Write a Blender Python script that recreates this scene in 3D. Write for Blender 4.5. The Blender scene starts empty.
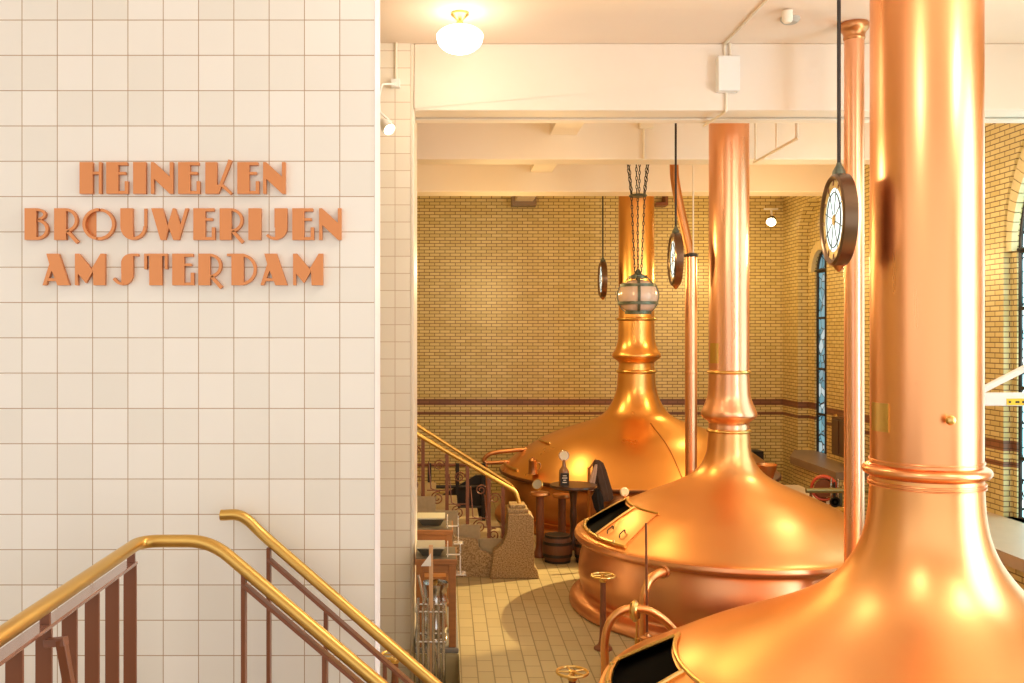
import bpy, bmesh, math, random
from math import pi, sin, cos, radians, sqrt
from mathutils import Vector, Matrix
random.seed(7)
S = bpy.context.scene
COL = S.collection
EYE = 3.0; F = 960.0; CX = 445.0; CY = 335.0
def P(px, py, Y):            # where the ray through a photo point meets depth Y
    return Vector(((px-CX)/F*Y, Y, EYE-(py-CY)/F*Y))

# ------------------------------------------------------------ materials
def new_mat(name):
    m = bpy.data.materials.new(name); m.use_nodes = True
    nt = m.node_tree; b = nt.nodes['Principled BSDF']
    return m, nt, b
def lk(nt, a, b): nt.links.new(a, b)
def principled(name, col, rough=.5, metal=0., spec=None, bump=0., bscale=40., var=0., vscale=3., coat=0., stretch=(1,1,1), rvar=0.):
    m, nt, b = new_mat(name)
    b.inputs['Base Color'].default_value = (*col, 1)
    b.inputs['Roughness'].default_value = rough
    b.inputs['Metallic'].default_value = metal
    if spec is not None: b.inputs['Specular IOR Level'].default_value = spec
    if coat: b.inputs['Coat Weight'].default_value = coat; b.inputs['Coat Roughness'].default_value = .12
    tc = nt.nodes.new('ShaderNodeTexCoord'); mp = nt.nodes.new('ShaderNodeMapping')
    mp.inputs['Scale'].default_value = stretch
    lk(nt, tc.outputs['Object'], mp.inputs['Vector'])
    if var or rvar:
        n = nt.nodes.new('ShaderNodeTexNoise'); n.inputs['Scale'].default_value = vscale; n.inputs['Detail'].default_value = 5
        lk(nt, mp.outputs[0], n.inputs['Vector'])
        if var:
            r = nt.nodes.new('ShaderNodeMix'); r.data_type = 'RGBA'
            r.inputs['A'].default_value = (*[c*(1-var) for c in col], 1)
            r.inputs['B'].default_value = (*[min(1, c*(1+var)) for c in col], 1)
            lk(nt, n.outputs['Fac'], r.inputs['Factor']); lk(nt, r.outputs['Result'], b.inputs['Base Color'])
        if rvar:
            q = nt.nodes.new('ShaderNodeMapRange'); q.inputs['From Min'].default_value = .3; q.inputs['From Max'].default_value = .7
            q.inputs['To Min'].default_value = rough-rvar; q.inputs['To Max'].default_value = rough+rvar
            lk(nt, n.outputs['Fac'], q.inputs['Value']); lk(nt, q.outputs[0], b.inputs['Roughness'])
    if bump:
        n2 = nt.nodes.new('ShaderNodeTexNoise'); n2.inputs['Scale'].default_value = bscale; n2.inputs['Detail'].default_value = 3
        bp = nt.nodes.new('ShaderNodeBump'); bp.inputs['Strength'].default_value = bump; bp.inputs['Distance'].default_value = .01
        lk(nt, mp.outputs[0], n2.inputs['Vector']); lk(nt, n2.outputs['Fac'], bp.inputs['Height']); lk(nt, bp.outputs[0], b.inputs['Normal'])
    return m
def emis(name, col, s):
    m, nt, b = new_mat(name)
    b.inputs['Base Color'].default_value = (*col, 1)
    b.inputs['Emission Color'].default_value = (*col, 1); b.inputs['Emission Strength'].default_value = s
    return m
def brickmat(name, c1, c2, mortar, bw, rh, ms, off=.5, origin=(0,0), mode='wall', rough=.25, bands=None, bump=.4, msmooth=.1, bias=0.):
    """glazed bricks or tiles; mode wall: across = x or y by the face normal, up = z; floor: rows run in depth"""
    m, nt, b = new_mat(name)
    N = nt.nodes.new
    geo = N('ShaderNodeNewGeometry'); sp = N('ShaderNodeSeparateXYZ'); lk(nt, geo.outputs['Position'], sp.inputs[0])
    cb = N('ShaderNodeCombineXYZ')
    if mode == 'wall':
        sn = N('ShaderNodeSeparateXYZ'); lk(nt, geo.outputs['True Normal'], sn.inputs[0])
        ab = N('ShaderNodeMath'); ab.operation = 'ABSOLUTE'; lk(nt, sn.outputs['X'], ab.inputs[0])
        gt = N('ShaderNodeMath'); gt.operation = 'GREATER_THAN'; gt.inputs[1].default_value = .6; lk(nt, ab.outputs[0], gt.inputs[0])
        mx = N('ShaderNodeMix'); mx.data_type = 'FLOAT'
        lk(nt, gt.outputs[0], mx.inputs['Factor']); lk(nt, sp.outputs['X'], mx.inputs['A']); lk(nt, sp.outputs['Y'], mx.inputs['B'])
        lk(nt, mx.outputs['Result'], cb.inputs['X']); lk(nt, sp.outputs['Z'], cb.inputs['Y'])
    else:
        lk(nt, sp.outputs['Y'], cb.inputs['X']); lk(nt, sp.outputs['X'], cb.inputs['Y'])
    ad = N('ShaderNodeVectorMath'); ad.operation = 'ADD'; ad.inputs[1].default_value = (100*bw-origin[0], 200*rh-origin[1], 0)
    lk(nt, cb.outputs[0], ad.inputs[0])
    br = N('ShaderNodeTexBrick'); br.offset = off; br.offset_frequency = 2; br.squash = 1
    br.inputs['Scale'].default_value = 1; br.inputs['Brick Width'].default_value = bw; br.inputs['Row Height'].default_value = rh
    br.inputs['Mortar Size'].default_value = ms; br.inputs['Mortar Smooth'].default_value = msmooth; br.inputs['Bias'].default_value = bias
    br.inputs['Color1'].default_value = (*c1, 1); br.inputs['Color2'].default_value = (*c2, 1); br.inputs['Mortar'].default_value = (*mortar, 1)
    lk(nt, ad.outputs[0], br.inputs['Vector'])
    colr = br.outputs['Color']
    if bands:
        br2 = N('ShaderNodeTexBrick'); br2.offset = off
        for k in ('Scale','Brick Width','Row Height','Mortar Size','Mortar Smooth'): br2.inputs[k].default_value = br.inputs[k].default_value
        br2.inputs['Color1'].default_value = (.20,.082,.040,1); br2.inputs['Color2'].default_value = (.26,.11,.055,1); br2.inputs['Mortar'].default_value = (.10,.045,.02,1)
        lk(nt, ad.outputs[0], br2.inputs['Vector'])
        tot = None
        for z0, z1 in bands:
            g = N('ShaderNodeMath'); g.operation = 'COMPARE'; g.inputs[1].default_value = (z0+z1)/2; g.inputs[2].default_value = (z1-z0)/2
            lk(nt, sp.outputs['Z'], g.inputs[0])
            if tot is None: tot = g
            else:
                a = N('ShaderNodeMath'); a.operation = 'MAXIMUM'; lk(nt, tot.outputs[0], a.inputs[0]); lk(nt, g.outputs[0], a.inputs[1]); tot = a
        mc = N('ShaderNodeMix'); mc.data_type = 'RGBA'
        lk(nt, tot.outputs[0], mc.inputs['Factor']); lk(nt, br.outputs['Color'], mc.inputs['A']); lk(nt, br2.outputs['Color'], mc.inputs['B'])
        colr = mc.outputs['Result']
    lk(nt, colr, b.inputs['Base Color'])
    b.inputs['Roughness'].default_value = rough
    if bump:
        iv = N('ShaderNodeMath'); iv.operation = 'SUBTRACT'; iv.inputs[0].default_value = 1; lk(nt, br.outputs['Fac'], iv.inputs[1])
        bp = N('ShaderNodeBump'); bp.inputs['Strength'].default_value = bump; bp.inputs['Distance'].default_value = .003
        lk(nt, iv.outputs[0], bp.inputs['Height']); lk(nt, bp.outputs[0], b.inputs['Normal'])
    return m

TS = .1655
TX0 = (22-CX)/F*4.5; TZ0 = EYE-(302.5-CY)/F*4.5
PX0 = (395-CX)/F*9.28; PZ0 = EYE-(119.3-CY)/F*9.28
M = {}
M['tile']  = brickmat('cream_wall_tile', (.80,.76,.68), (.86,.82,.75), (.46,.32,.20), TS, TS, .0022, 0, (TX0, TZ0), rough=.22)
M['ptile'] = brickmat('cream_pier_tile', (.82,.74,.62), (.87,.80,.68), (.56,.40,.26), TS, TS, .0030, 0, (PX0, PZ0), rough=.3)
M['brick'] = brickmat('cream_glazed_brick', (.62,.49,.19), (.73,.60,.27), (.17,.09,.03), .196, .0607, .0062, .5, (0,0), rough=.36,
                      bands=[(1.669,1.79),(1.487,1.548)])
M['floor'] = brickmat('floor_tile', (.41,.32,.165), (.47,.37,.195), (.21,.155,.07), .29, .145, .006, .5, (0,0), mode='floor', rough=.42, bump=.25)
M['plaster'] = principled('cream_painted_plaster', (.82,.715,.60), .6, var=.05, vscale=1.2, bump=.05, bscale=30)
M['ceil'] = principled('peach_painted_ceiling', (.86,.70,.56), .65, var=.04, vscale=.9)
M['side'] = principled('grey_pink_painted_edge', (.72,.66,.63), .5, var=.04)
M['conduit'] = principled('cream_conduit_paint', (.84,.74,.60), .4, var=.03)
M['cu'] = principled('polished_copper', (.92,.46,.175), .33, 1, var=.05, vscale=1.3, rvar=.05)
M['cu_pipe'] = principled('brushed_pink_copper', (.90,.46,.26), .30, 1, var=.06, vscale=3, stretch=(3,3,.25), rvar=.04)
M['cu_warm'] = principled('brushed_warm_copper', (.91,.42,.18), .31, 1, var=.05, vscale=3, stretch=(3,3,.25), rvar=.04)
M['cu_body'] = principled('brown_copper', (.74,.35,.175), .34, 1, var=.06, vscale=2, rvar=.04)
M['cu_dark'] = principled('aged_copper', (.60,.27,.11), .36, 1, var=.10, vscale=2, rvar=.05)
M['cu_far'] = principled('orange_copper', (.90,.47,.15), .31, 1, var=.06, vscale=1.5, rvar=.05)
M['brass'] = principled('polished_brass', (.78,.52,.17), .28, 1, var=.05, vscale=6)
M['brass_rail'] = principled('worn_brass_tube', (.70,.44,.12), .34, 1, var=.10, vscale=3, rvar=.05)
M['brown'] = principled('red_brown_paint', (.20,.064,.024), .38, var=.10, vscale=8, spec=.5)
M['pink'] = principled('glossy_flat_bar_paint', (.27,.105,.058), .16, var=.05, vscale=8, coat=1)
M['letter'] = principled('copper_letter', (.66,.26,.095), .42, .55, var=.08, vscale=9, rvar=.04)
M['drum'] = principled('brown_bronze_drum', (.20,.125,.075), .28, .85, var=.15, vscale=5)
M['black'] = principled('hatch_painted_dark', (.003,.0025,.002), .9, spec=.05)  # painted darkness of the unlit kettle interior
M['iron'] = principled('dark_iron', (.035,.028,.024), .45, .4, var=.2, vscale=10)
M['steel'] = principled('stainless_steel', (.62,.60,.57), .25, 1, var=.1, vscale=10)
M['bronze'] = principled('patinated_bronze', (.13,.15,.11), .45, .6, var=.3, vscale=30)
M['white'] = principled('white_enamel', (.82,.80,.76), .4)
M['wood'] = principled('orange_brown_wood', (.34,.13,.035), .42, var=.25, vscale=6, stretch=(1,1,6))
M['wood_light'] = principled('pale_wood', (.70,.42,.22), .5, var=.12, vscale=8)
M['wood_dark'] = principled('dark_stained_wood', (.07,.028,.014), .35, var=.3, vscale=8, coat=.3)
M['stave'] = principled('barrel_stave_wood', (.13,.048,.022), .5, var=.3, vscale=10, stretch=(4,4,1))
M['granite'] = principled('speckled_granite', (.34,.22,.11), .5, var=.75, vscale=42, bump=.1, bscale=60)
def speckle(m, cols):
    nt = m.node_tree; b = nt.nodes['Principled BSDF']; tc = nt.nodes.new('ShaderNodeTexCoord')
    n = nt.nodes.new('ShaderNodeTexNoise'); n.inputs['Scale'].default_value = 62; n.inputs['Detail'].default_value = 4
    r = nt.nodes.new('ShaderNodeValToRGB'); r.color_ramp.elements[0].position = .38; r.color_ramp.elements[1].position = .62
    r.color_ramp.elements[0].color = (*cols[0],1); r.color_ramp.elements[1].color = (*cols[1],1)
    lk(nt, tc.outputs['Object'], n.inputs['Vector']); lk(nt, n.outputs['Fac'], r.inputs['Fac']); lk(nt, r.outputs['Color'], b.inputs['Base Color'])
speckle(M['granite'], ((.22,.125,.045),(.46,.31,.14)))
M['arch'] = principled('cream_arch_brick', (.76,.62,.32), .35, var=.12, vscale=12)
M['rim'] = principled('lip_shade_seam', (.16,.06,.025), .4, .7)  # dark ring: painted shade under the kettle lips, also their seam line
M['stone'] = principled('pale_step_stone', (.36,.265,.14), .55, var=.2, vscale=25)
M['sill'] = principled('brown_sill_stone', (.27,.19,.13), .4, var=.15, vscale=9)
M['ledge'] = principled('beige_ledge_stone', (.52,.40,.28), .4, var=.12, vscale=6)
M['grey'] = principled('grey_mat', (.20,.18,.15), .7, var=.1, vscale=12)
M['worktop'] = principled('dark_grey_worktop', (.15,.12,.08), .35, var=.15, vscale=5)
M['tray'] = principled('pale_grey_tray', (.55,.50,.36), .45)
M['trayd'] = principled('dark_tray', (.10,.085,.06), .5)
M['opal'] = principled('unlit_opal_glass', (.74,.56,.46), .25, coat=.5)
M['cloth'] = principled('dark_brown_cloth', (.085,.045,.028), .85, var=.35, vscale=9, bump=.3, bscale=60)
M['lining'] = principled('pale_lining_cloth', (.55,.36,.26), .8, var=.2, vscale=14)
M['red'] = principled('red_rubber_hose', (.55,.07,.03), .4)
M['amber'] = principled('amber_panel', (.75,.42,.08), .5, var=.15, vscale=8)
M['yellow'] = principled('yellow_label', (.85,.62,.03), .5)
M['label'] = principled('black_label', (.02,.018,.016), .6)
M['ink'] = principled('white_print', (.75,.72,.68), .6)
M['bottle'] = principled('brown_glass_bottle', (.30,.14,.05), .15, coat=.6)
M['globe'] = emis('lit_opal_globe', (1,.93,.80), 5)
M['bulb'] = emis('lit_bulb', (1,.82,.5), 12)
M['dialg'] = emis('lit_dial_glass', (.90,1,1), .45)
M['dial'] = principled('dial_face', (.80,.76,.62), .4)
M['gold'] = principled('gold_leaf_ring', (.48,.33,.10), .4, .5, var=.3, vscale=30)
def clear():
    m, nt, b = new_mat('clear_acrylic')
    b.inputs['Base Color'].default_value = (1,.96,.88,1); b.inputs['Roughness'].default_value = .03
    b.inputs['Alpha'].default_value = .22
    return m
M['clear'] = clear()
def stained(name, s, c1, c2, c3, scale):
    """daylit leaded glass: cells of pale blue, green and amber"""
    m, nt, b = new_mat(name); N = nt.nodes.new
    geo = N('ShaderNodeNewGeometry'); sp = N('ShaderNodeSeparateXYZ'); lk(nt, geo.outputs['Position'], sp.inputs[0])
    cb = N('ShaderNodeCombineXYZ'); lk(nt, sp.outputs['Y'], cb.inputs['X']); lk(nt, sp.outputs['Z'], cb.inputs['Y'])
    v = N('ShaderNodeTexVoronoi'); v.inputs['Scale'].default_value = scale; lk(nt, cb.outputs[0], v.inputs['Vector'])
    r = N('ShaderNodeValToRGB'); lk(nt, v.outputs['Color'], r.inputs['Fac'])
    e = r.color_ramp.elements; e[0].color = (*c1,1); e[0].position = .2; e[1].color = (*c2,1); e[1].position = .6
    x = r.color_ramp.elements.new(.85); x.color = (*c3,1)
    v2 = N('ShaderNodeTexVoronoi'); v2.feature = 'DISTANCE_TO_EDGE'; v2.inputs['Scale'].default_value = scale; lk(nt, cb.outputs[0], v2.inputs['Vector'])
    g = N('ShaderNodeMath'); g.operation = 'GREATER_THAN'; g.inputs[1].default_value = .04; lk(nt, v2.outputs['Distance'], g.inputs[0])
    mx = N('ShaderNodeMix'); mx.data_type = 'RGBA'; mx.inputs['A'].default_value = (.01,.01,.01,1)
    lk(nt, g.outputs[0], mx.inputs['Factor']); lk(nt, r.outputs['Color'], mx.inputs['B'])
    lk(nt, mx.outputs['Result'], b.inputs['Emission Color']); b.inputs['Emission Strength'].default_value = s
    b.inputs['Base Color'].default_value = (.03,.04,.05,1); b.inputs['Roughness'].default_value = .2
    return m
M['glass_a'] = stained('daylit_leaded_glass', .55, (.30,.62,.70), (.12,.34,.42), (.75,.9,.9), 6)
M['glass_b'] = stained('daylit_leaded_glass_bright', 11.0, (.80,.92,1.), (.60,.80,.95), (1,1,.95), 5)
M['glass_c'] = stained('daylit_leaded_glass_teal', 4.0, (.50,.80,.85), (.22,.50,.52), (.85,1,.95), 7)

# ------------------------------------------------------------ mesh helpers
class MB:
    def __init__(s): s.v = []; s.f = []; s.mi = []; s.cur = 0
    def add(s, vs, fs):
        o = len(s.v); s.v += [tuple(v) for v in vs]; s.f += [tuple(i+o for i in f) for f in fs]; s.mi += [s.cur]*len(fs); return s
    def box(s, a, b):
        x0,y0,z0 = a; x1,y1,z1 = b
        return s.add([(x0,y0,z0),(x1,y0,z0),(x1,y1,z0),(x0,y1,z0),(x0,y0,z1),(x1,y0,z1),(x1,y1,z1),(x0,y1,z1)],
              [(0,3,2,1),(4,5,6,7),(0,1,5,4),(1,2,6,5),(2,3,7,6),(3,0,4,7)])
    def tube(s, pts, r, n=12, caps=True, closed=False):
        pts = [Vector(p) for p in pts]; rs = r if isinstance(r, (list,tuple)) else [r]*len(pts)
        m = len(pts); rings = []; up = None
        for i, p in enumerate(pts):
            if closed: d = pts[(i+1)%m]-pts[i-1]
            else: d = pts[min(i+1,m-1)]-pts[max(i-1,0)]
            d.normalize()
            if up is None:
                up = Vector((0,0,1)) if abs(d.z) < .9 else Vector((0,1,0))
            a = d.cross(up)
            if a.length < 1e-4: a = d.cross(Vector((1,.1,.2)))
            a.normalize(); up = a.cross(d).normalized()
            rings.append([p + (a*cos(2*pi*k/n)+up*sin(2*pi*k/n))*rs[i] for k in range(n)])
        vs = [v for R in rings for v in R]; fs = []
        for i in range(m if closed else m-1):
            j = (i+1) % m
            for k in range(n):
                fs.append((i*n+k, i*n+(k+1)%n, j*n+(k+1)%n, j*n+k))
        if caps and not closed:
            fs.append(tuple(range(n))[::-1]); fs.append(tuple((m-1)*n+k for k in range(n)))
        return s.add(vs, fs)
    def lathe(s, prof, c=(0,0,0), n=32, M4=None):
        vs = []; fs = []
        for r, z in prof:
            for k in range(n):
                a = 2*pi*k/n; vs.append(Vector((r*cos(a), r*sin(a), z)))
        for i in range(len(prof)-1):
            for k in range(n):
                fs.append((i*n+k, i*n+(k+1)%n, (i+1)*n+(k+1)%n, (i+1)*n+k))
        if prof[0][0] > 1e-5: fs.append(tuple(range(n))[::-1])
        if prof[-1][0] > 1e-5: fs.append(tuple((len(prof)-1)*n+k for k in range(n)))
        if M4 is not None: vs = [M4 @ v for v in vs]
        vs = [v+Vector(c) for v in vs]
        return s.add(vs, fs)
    def prism(s, poly, f0, f1):      # poly of 2d points; f0/f1 map a point to 3d on each side
        n = len(poly); vs = [f0(p) for p in poly]+[f1(p) for p in poly]
        fs = [tuple(range(n)), tuple(range(n, 2*n))[::-1]]
        fs += [(i, i+n, (i+1)%n+n, (i+1)%n) for i in range(n)]
        return s.add(vs, fs)
    def bar(s, a, b, w, d, wdir):     # rectangular bar a->b, width w along wdir, depth d across
        a = Vector(a); b = Vector(b); t = (b-a).normalized(); u = Vector(wdir); u = (u-t*u.dot(t)).normalized(); v = t.cross(u)
        q = [(1,1),(1,-1),(-1,-1),(-1,1)]
        vs = [p+u*w/2*i+v*d/2*j for p in (a,b) for i,j in q]
        return s.add(vs, [(0,1,2,3),(7,6,5,4),(0,4,5,1),(1,5,6,2),(2,6,7,3),(3,7,4,0)])
    def build(s, name, mat, parent=None, smooth=True, bevel=0., angle=38, fixn=True, merge=True):
        me = bpy.data.meshes.new(name)
        ctr = Vector((0,0,0))
        if parent is None and s.v:
            xs = [v[0] for v in s.v]; ys = [v[1] for v in s.v]; zs = [v[2] for v in s.v]
            ctr = Vector(((min(xs)+max(xs))/2, (min(ys)+max(ys))/2, min(zs)))
        elif parent is not None:
            ctr = wloc(parent)
        me.from_pydata([Vector(v)-ctr for v in s.v], [], s.f)
        ms = mat if isinstance(mat, (list,tuple)) else [mat]
        for q in ms: me.materials.append(q)
        me.polygons.foreach_set('material_index', s.mi)
        if fixn:
            bm = bmesh.new(); bm.from_mesh(me)
            if merge: bmesh.ops.remove_doubles(bm, verts=bm.verts, dist=1e-6)
            bmesh.ops.recalc_face_normals(bm, faces=bm.faces); bm.to_mesh(me); bm.free()
        if smooth:
            me.shade_smooth(); me.set_sharp_from_angle(angle=radians(angle))
        o = bpy.data.objects.new(name, me); COL.objects.link(o)
        if parent is None: o.location = ctr
        else: o.parent = parent
        if bevel:
            b = o.modifiers.new('bevel', 'BEVEL'); b.width = bevel; b.segments = 2; b.limit_method = 'ANGLE'; b.angle_limit = radians(40)
        return o
def wloc(o):
    l = Vector((0,0,0))
    while o is not None: l += o.location; o = o.parent
    return l
def thing(name, loc, label, cat, group=None):
    o = bpy.data.objects.new(name, None); o.empty_display_size = .1; COL.objects.link(o); o.location = loc
    return tag(o, label, cat, group)
def tag(o, label, cat, group=None):
    o['label'] = label; o['category'] = cat
    if group: o['group'] = group
    return o
def struct(o, label=None):
    o['kind'] = 'structure'
    if label: o['label'] = label; o['category'] = 'room surface'
    return o
def catmull(pts, n=8):
    out = []; p = [tuple(2*a-b for a,b in zip(pts[0],pts[1]))]+list(pts)+[tuple(2*a-b for a,b in zip(pts[-1],pts[-2]))]
    for i in range(1, len(p)-2):
        for k in range(n):
            t = k/n
            out.append(tuple(.5*((2*b)+(-a+c)*t+(2*a-5*b+4*c-d)*t*t+(-a+3*b-3*c+d)*t**3) for a,b,c,d in zip(p[i-1],p[i],p[i+1],p[i+2])))
    out.append(tuple(pts[-1])); return out
def arc(c, r, a0, a1, n, u=(1,0,0), v=(0,0,1)):
    c = Vector(c); u = Vector(u); v = Vector(v)
    return [c+u*r*cos(a0+(a1-a0)*k/n)+v*r*sin(a0+(a1-a0)*k/n) for k in range(n+1)]
def bent(pts, rad, n=6):              # polyline with rounded corners
    pts = [Vector(p) for p in pts]; out = [pts[0]]
    for i in range(1, len(pts)-1):
        a, b, c = pts[i-1], pts[i], pts[i+1]
        r = min(rad, (a-b).length*.48, (c-b).length*.48)
        p0 = b+(a-b).normalized()*r; p1 = b+(c-b).normalized()*r
        for k in range(n+1):
            t = k/n; out.append(p0*(1-t)**2+b*2*t*(1-t)+p1*t*t)
    out.append(pts[-1]); return out

# ------------------------------------------------------------ the setting
CEIL = 5.82; BEAMZ = 5.2; BACK = 18.2; RX = 6.4; LX = -2.6
fl = MB(); fl.box((.13,-3.5,-.75),(RX+.8,BACK+.3,0)); fl.box((LX-2.5,-3.5,-.75),(.13,7.9,0)); fl.box((-.296,9.03,-.75),(.13,BACK+.3,0)); fl.box((LX-2.5,10.28,-.75),(-.296,BACK+.3,0))
struct(fl.build('floor', M['floor'], smooth=False), 'beige brewhouse floor of small tiles')
struct(MB().box((LX-2.5,7.9,-.75),(.13,9.28,-.6)).build('floor_well', M['grey'], smooth=False), 'sunken grey floor at the foot of the tiled pier')
struct(MB().box((LX-2.5,-3.5,CEIL),(RX+.8,BACK+.3,CEIL+.2)).build('ceiling', M['ceil'], smooth=False), 'peach painted ceiling')
struct(MB().box((LX,BACK,0),(RX+.5,BACK+.25,CEIL)).build('wall_back', M['brick'], smooth=False), 'back wall of cream glazed brick with two brown bands')
struct(MB().box((LX-.2,4.86,0),(LX,BACK,CEIL)).build('wall_left', M['brick'], smooth=False))
XE = (375-CX)/F*4.5
w = MB(); w.box((LX-2.5,4.5,0),(XE-.0045,4.85,CEIL))
struct(w.build('wall_front', M['tile'], smooth=False), 'large cream square tiled wall carrying the copper lettering')
w = MB(); w.box((XE-.0044,4.499,0),(XE,4.858,CEIL))
struct(w.build('trim_1', M['side'], smooth=False), 'smooth painted edge strip ending the tiled wall')
w = MB(); w.box((LX,9.28,-.6),(-.335,10.28,CEIL))
struct(w.build('wall_pier', M['ptile'], smooth=False), 'cream tiled pier behind the end of the front wall')
w = MB(); w.box((-.3345,9.285,-.6),(-.298,10.28,CEIL))
struct(w.build('trim_2', M['conduit'], smooth=False, bevel=.008), 'pale corner strip down the edge of the tiled pier')
# beams and joists
for i, (y0, y1) in enumerate(((9.28,9.87),(12.03,12.40),(14.77,15.22))):
    b = MB(); x0 = -.298 if i == 0 else LX
    b.box((x0,y0,BEAMZ),(RX+.3,y1,CEIL))
    if i == 0:
        b.box((x0,y0-.0,BEAMZ-.03),(RX+.3,y0+.10,BEAMZ)); b.box((x0,y1-.15,BEAMZ-.025),(RX+.3,y1,BEAMZ))
    struct(b.build('trim_%d'%(3+i), M['plaster'], smooth=False, bevel=.012), ['nearest cream ceiling beam across the hall','middle cream ceiling beam across the hall','farthest cream ceiling beam before the back wall'][i])
k = 6
for y0, y1 in ((9.87,12.03),(12.40,14.77),(15.22,BACK)):
    struct(MB().box((1.31,y0,5.5),(1.65,y1,CEIL)).build('trim_%d'%k, M['plaster'], smooth=False, bevel=.01)); k += 1

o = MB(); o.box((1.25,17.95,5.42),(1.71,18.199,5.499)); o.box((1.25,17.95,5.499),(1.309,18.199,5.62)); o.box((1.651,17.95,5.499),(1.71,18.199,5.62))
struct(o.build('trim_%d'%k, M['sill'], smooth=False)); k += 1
# right wall with arched recesses
WIN = [(16.75,.65,4.72,.38,4.12), (9.36,1.64,4.12,1.55,3.95), (4.2,1.64,4.12,1.36,4.12)]   # yc, outer half, outer spring, inner half, inner spring
SILL = .92; DD = [(.20,.30),(.10,.19),(.10,.19)]; D2 = .20
def arch_top(y, yc, h, sp): return sp+sqrt(max(0, h*h-(y-yc)**2))
def arch_layer(mb, X, ops, y0, y1, zt):
    ys = [y0, y1]
    for yc, h, sp in ops: ys += [yc-h*cos(pi*k/28) for k in range(29)]
    ys = sorted(set(round(y,5) for y in ys))
    for a, b in zip(ys, ys[1:]):
        mid = (a+b)/2; op = None
        for o in ops:
            if abs(mid-o[0]) < o[1]: op = o
        if op is None: mb.add([(X,a,0),(X,b,0),(X,b,zt),(X,a,zt)], [(0,1,2,3)])
        else:
            mb.add([(X,a,0),(X,b,0),(X,b,SILL),(X,a,SILL)], [(0,1,2,3)])
            mb.add([(X,a,min(zt-.01,arch_top(a,*op))),(X,b,min(zt-.01,arch_top(b,*op))),(X,b,zt),(X,a,zt)], [(0,1,2,3)])
def reveal(mb, X0, X1, yc, h, sp):
    path = [(yc-h,SILL),(yc-h,sp)]+[(yc-h*cos(pi*k/28), sp+h*sin(pi*k/28)) for k in range(1,28)]+[(yc+h,sp),(yc+h,SILL)]
    path = [(y, min(z, CEIL-.01)) for y, z in path]
    for (ya,za),(yb,zb) in zip(path, path[1:]+path[:1]):
        mb.add([(X0,ya,za),(X0,yb,zb),(X1,yb,zb),(X1,ya,za)], [(0,1,2,3)])
w = MB()
arch_layer(w, RX, [(a,b,c) for a,b,c,d,e in WIN], -.5, BACK, CEIL)
for (a,b,c,d,e), (d1,d2) in zip(WIN, DD):
    arch_layer(w, RX+d1, [(a,d,e)], a-b-.15, a+b+.15, CEIL)
    reveal(w, RX, RX+d1, a, b, c); reveal(w, RX+d1, RX+d2, a, d, e)
w.box((RX+.36,-.5,0),(RX+.5,BACK,CEIL))
struct(w.build('wall_right', M['brick'], smooth=False, fixn=False), 'right wall of cream glazed brick with arched window recesses')
for i, (yc,h,sp,hi,si) in enumerate(WIN):
    g = MB(); poly = [(yc-hi,SILL),(yc-hi,si)]+[(yc-hi*cos(pi*k/24), si+hi*sin(pi*k/24)) for k in range(1,24)]+[(yc+hi,si),(yc+hi,SILL)]
    D1, d2_ = DD[i]; xg = RX+d2_-.035
    g.prism(poly, lambda p: (xg,p[0],p[1]), lambda p: (xg+.02,p[0],p[1]))
    wo = struct(g.build('window_%d'%(i+1), (M['glass_a'], M['glass_c'], M['glass_b'])[i], smooth=False))
    fr = MB(); fr.tube([(xg-.01,y,z) for y,z in poly], .028, 6, closed=True)
    for zz in (1.6, 2.4, 3.3, si): fr.box((xg-.035,yc-hi,zz-.02),(xg-.005,yc+hi,zz+.02))
    nm = 1 if i == 0 else 4
    for q in range(1, nm+1):
        yy = yc-hi+2*hi*q/(nm+1); fr.box((xg-.035,yy-.018,SILL),(xg-.005,yy+.018,arch_top(yy,yc,hi,si)))
    fr.build('window_frame', M['iron'], wo, smooth=False)
    # rounded brick jamb (quarter round) at the far side and stucco-like arch band between the two arches
    t = MB(); t.tube([(RX+D1+.012,yc-hi-.06,si+.02),(RX+D1-.02,yc,si+.02),(RX+D1+.012,yc+hi+.06,si+.02)] , .02, 8)
    o = t.build('tie_rod', M['iron']); tag(o, ['thin black iron tie rod across the far narrow window arch','thin black iron tie rod across the big window arch at the right edge','black iron tie rod across the nearest window arch'][i], 'tie rod')
# brick hood mouldings over inner arches
for i, (yc,h,sp,hi,si) in enumerate(WIN[:2]):
    hm = MB(); x1 = RX+DD[i][0]; wd_ = .15 if i == 0 else .24; pj = .07; nv = 16 if i == 0 else 44
    for q in range(nv):
        a0 = pi*(q+.04)/nv; a1 = pi*(q+.96)/nv
        pl = [(yc-(hi-.01+dr)*cos(a), si+(hi-.01+dr)*sin(a)) for a, dr in ((a0,0),(a0,wd_),((a0+a1)/2,wd_),(a1,wd_),(a1,0),((a0+a1)/2,0))]
        pl = [(y, min(z, CEIL-.01)) for y, z in pl]
        hm.prism(pl, lambda p: (x1-pj,p[0],p[1]), lambda p: (x1-.001,p[0],p[1]))
    struct(hm.build('trim_%d'%k, M['arch'], smooth=False, merge=False)); k += 1

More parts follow.
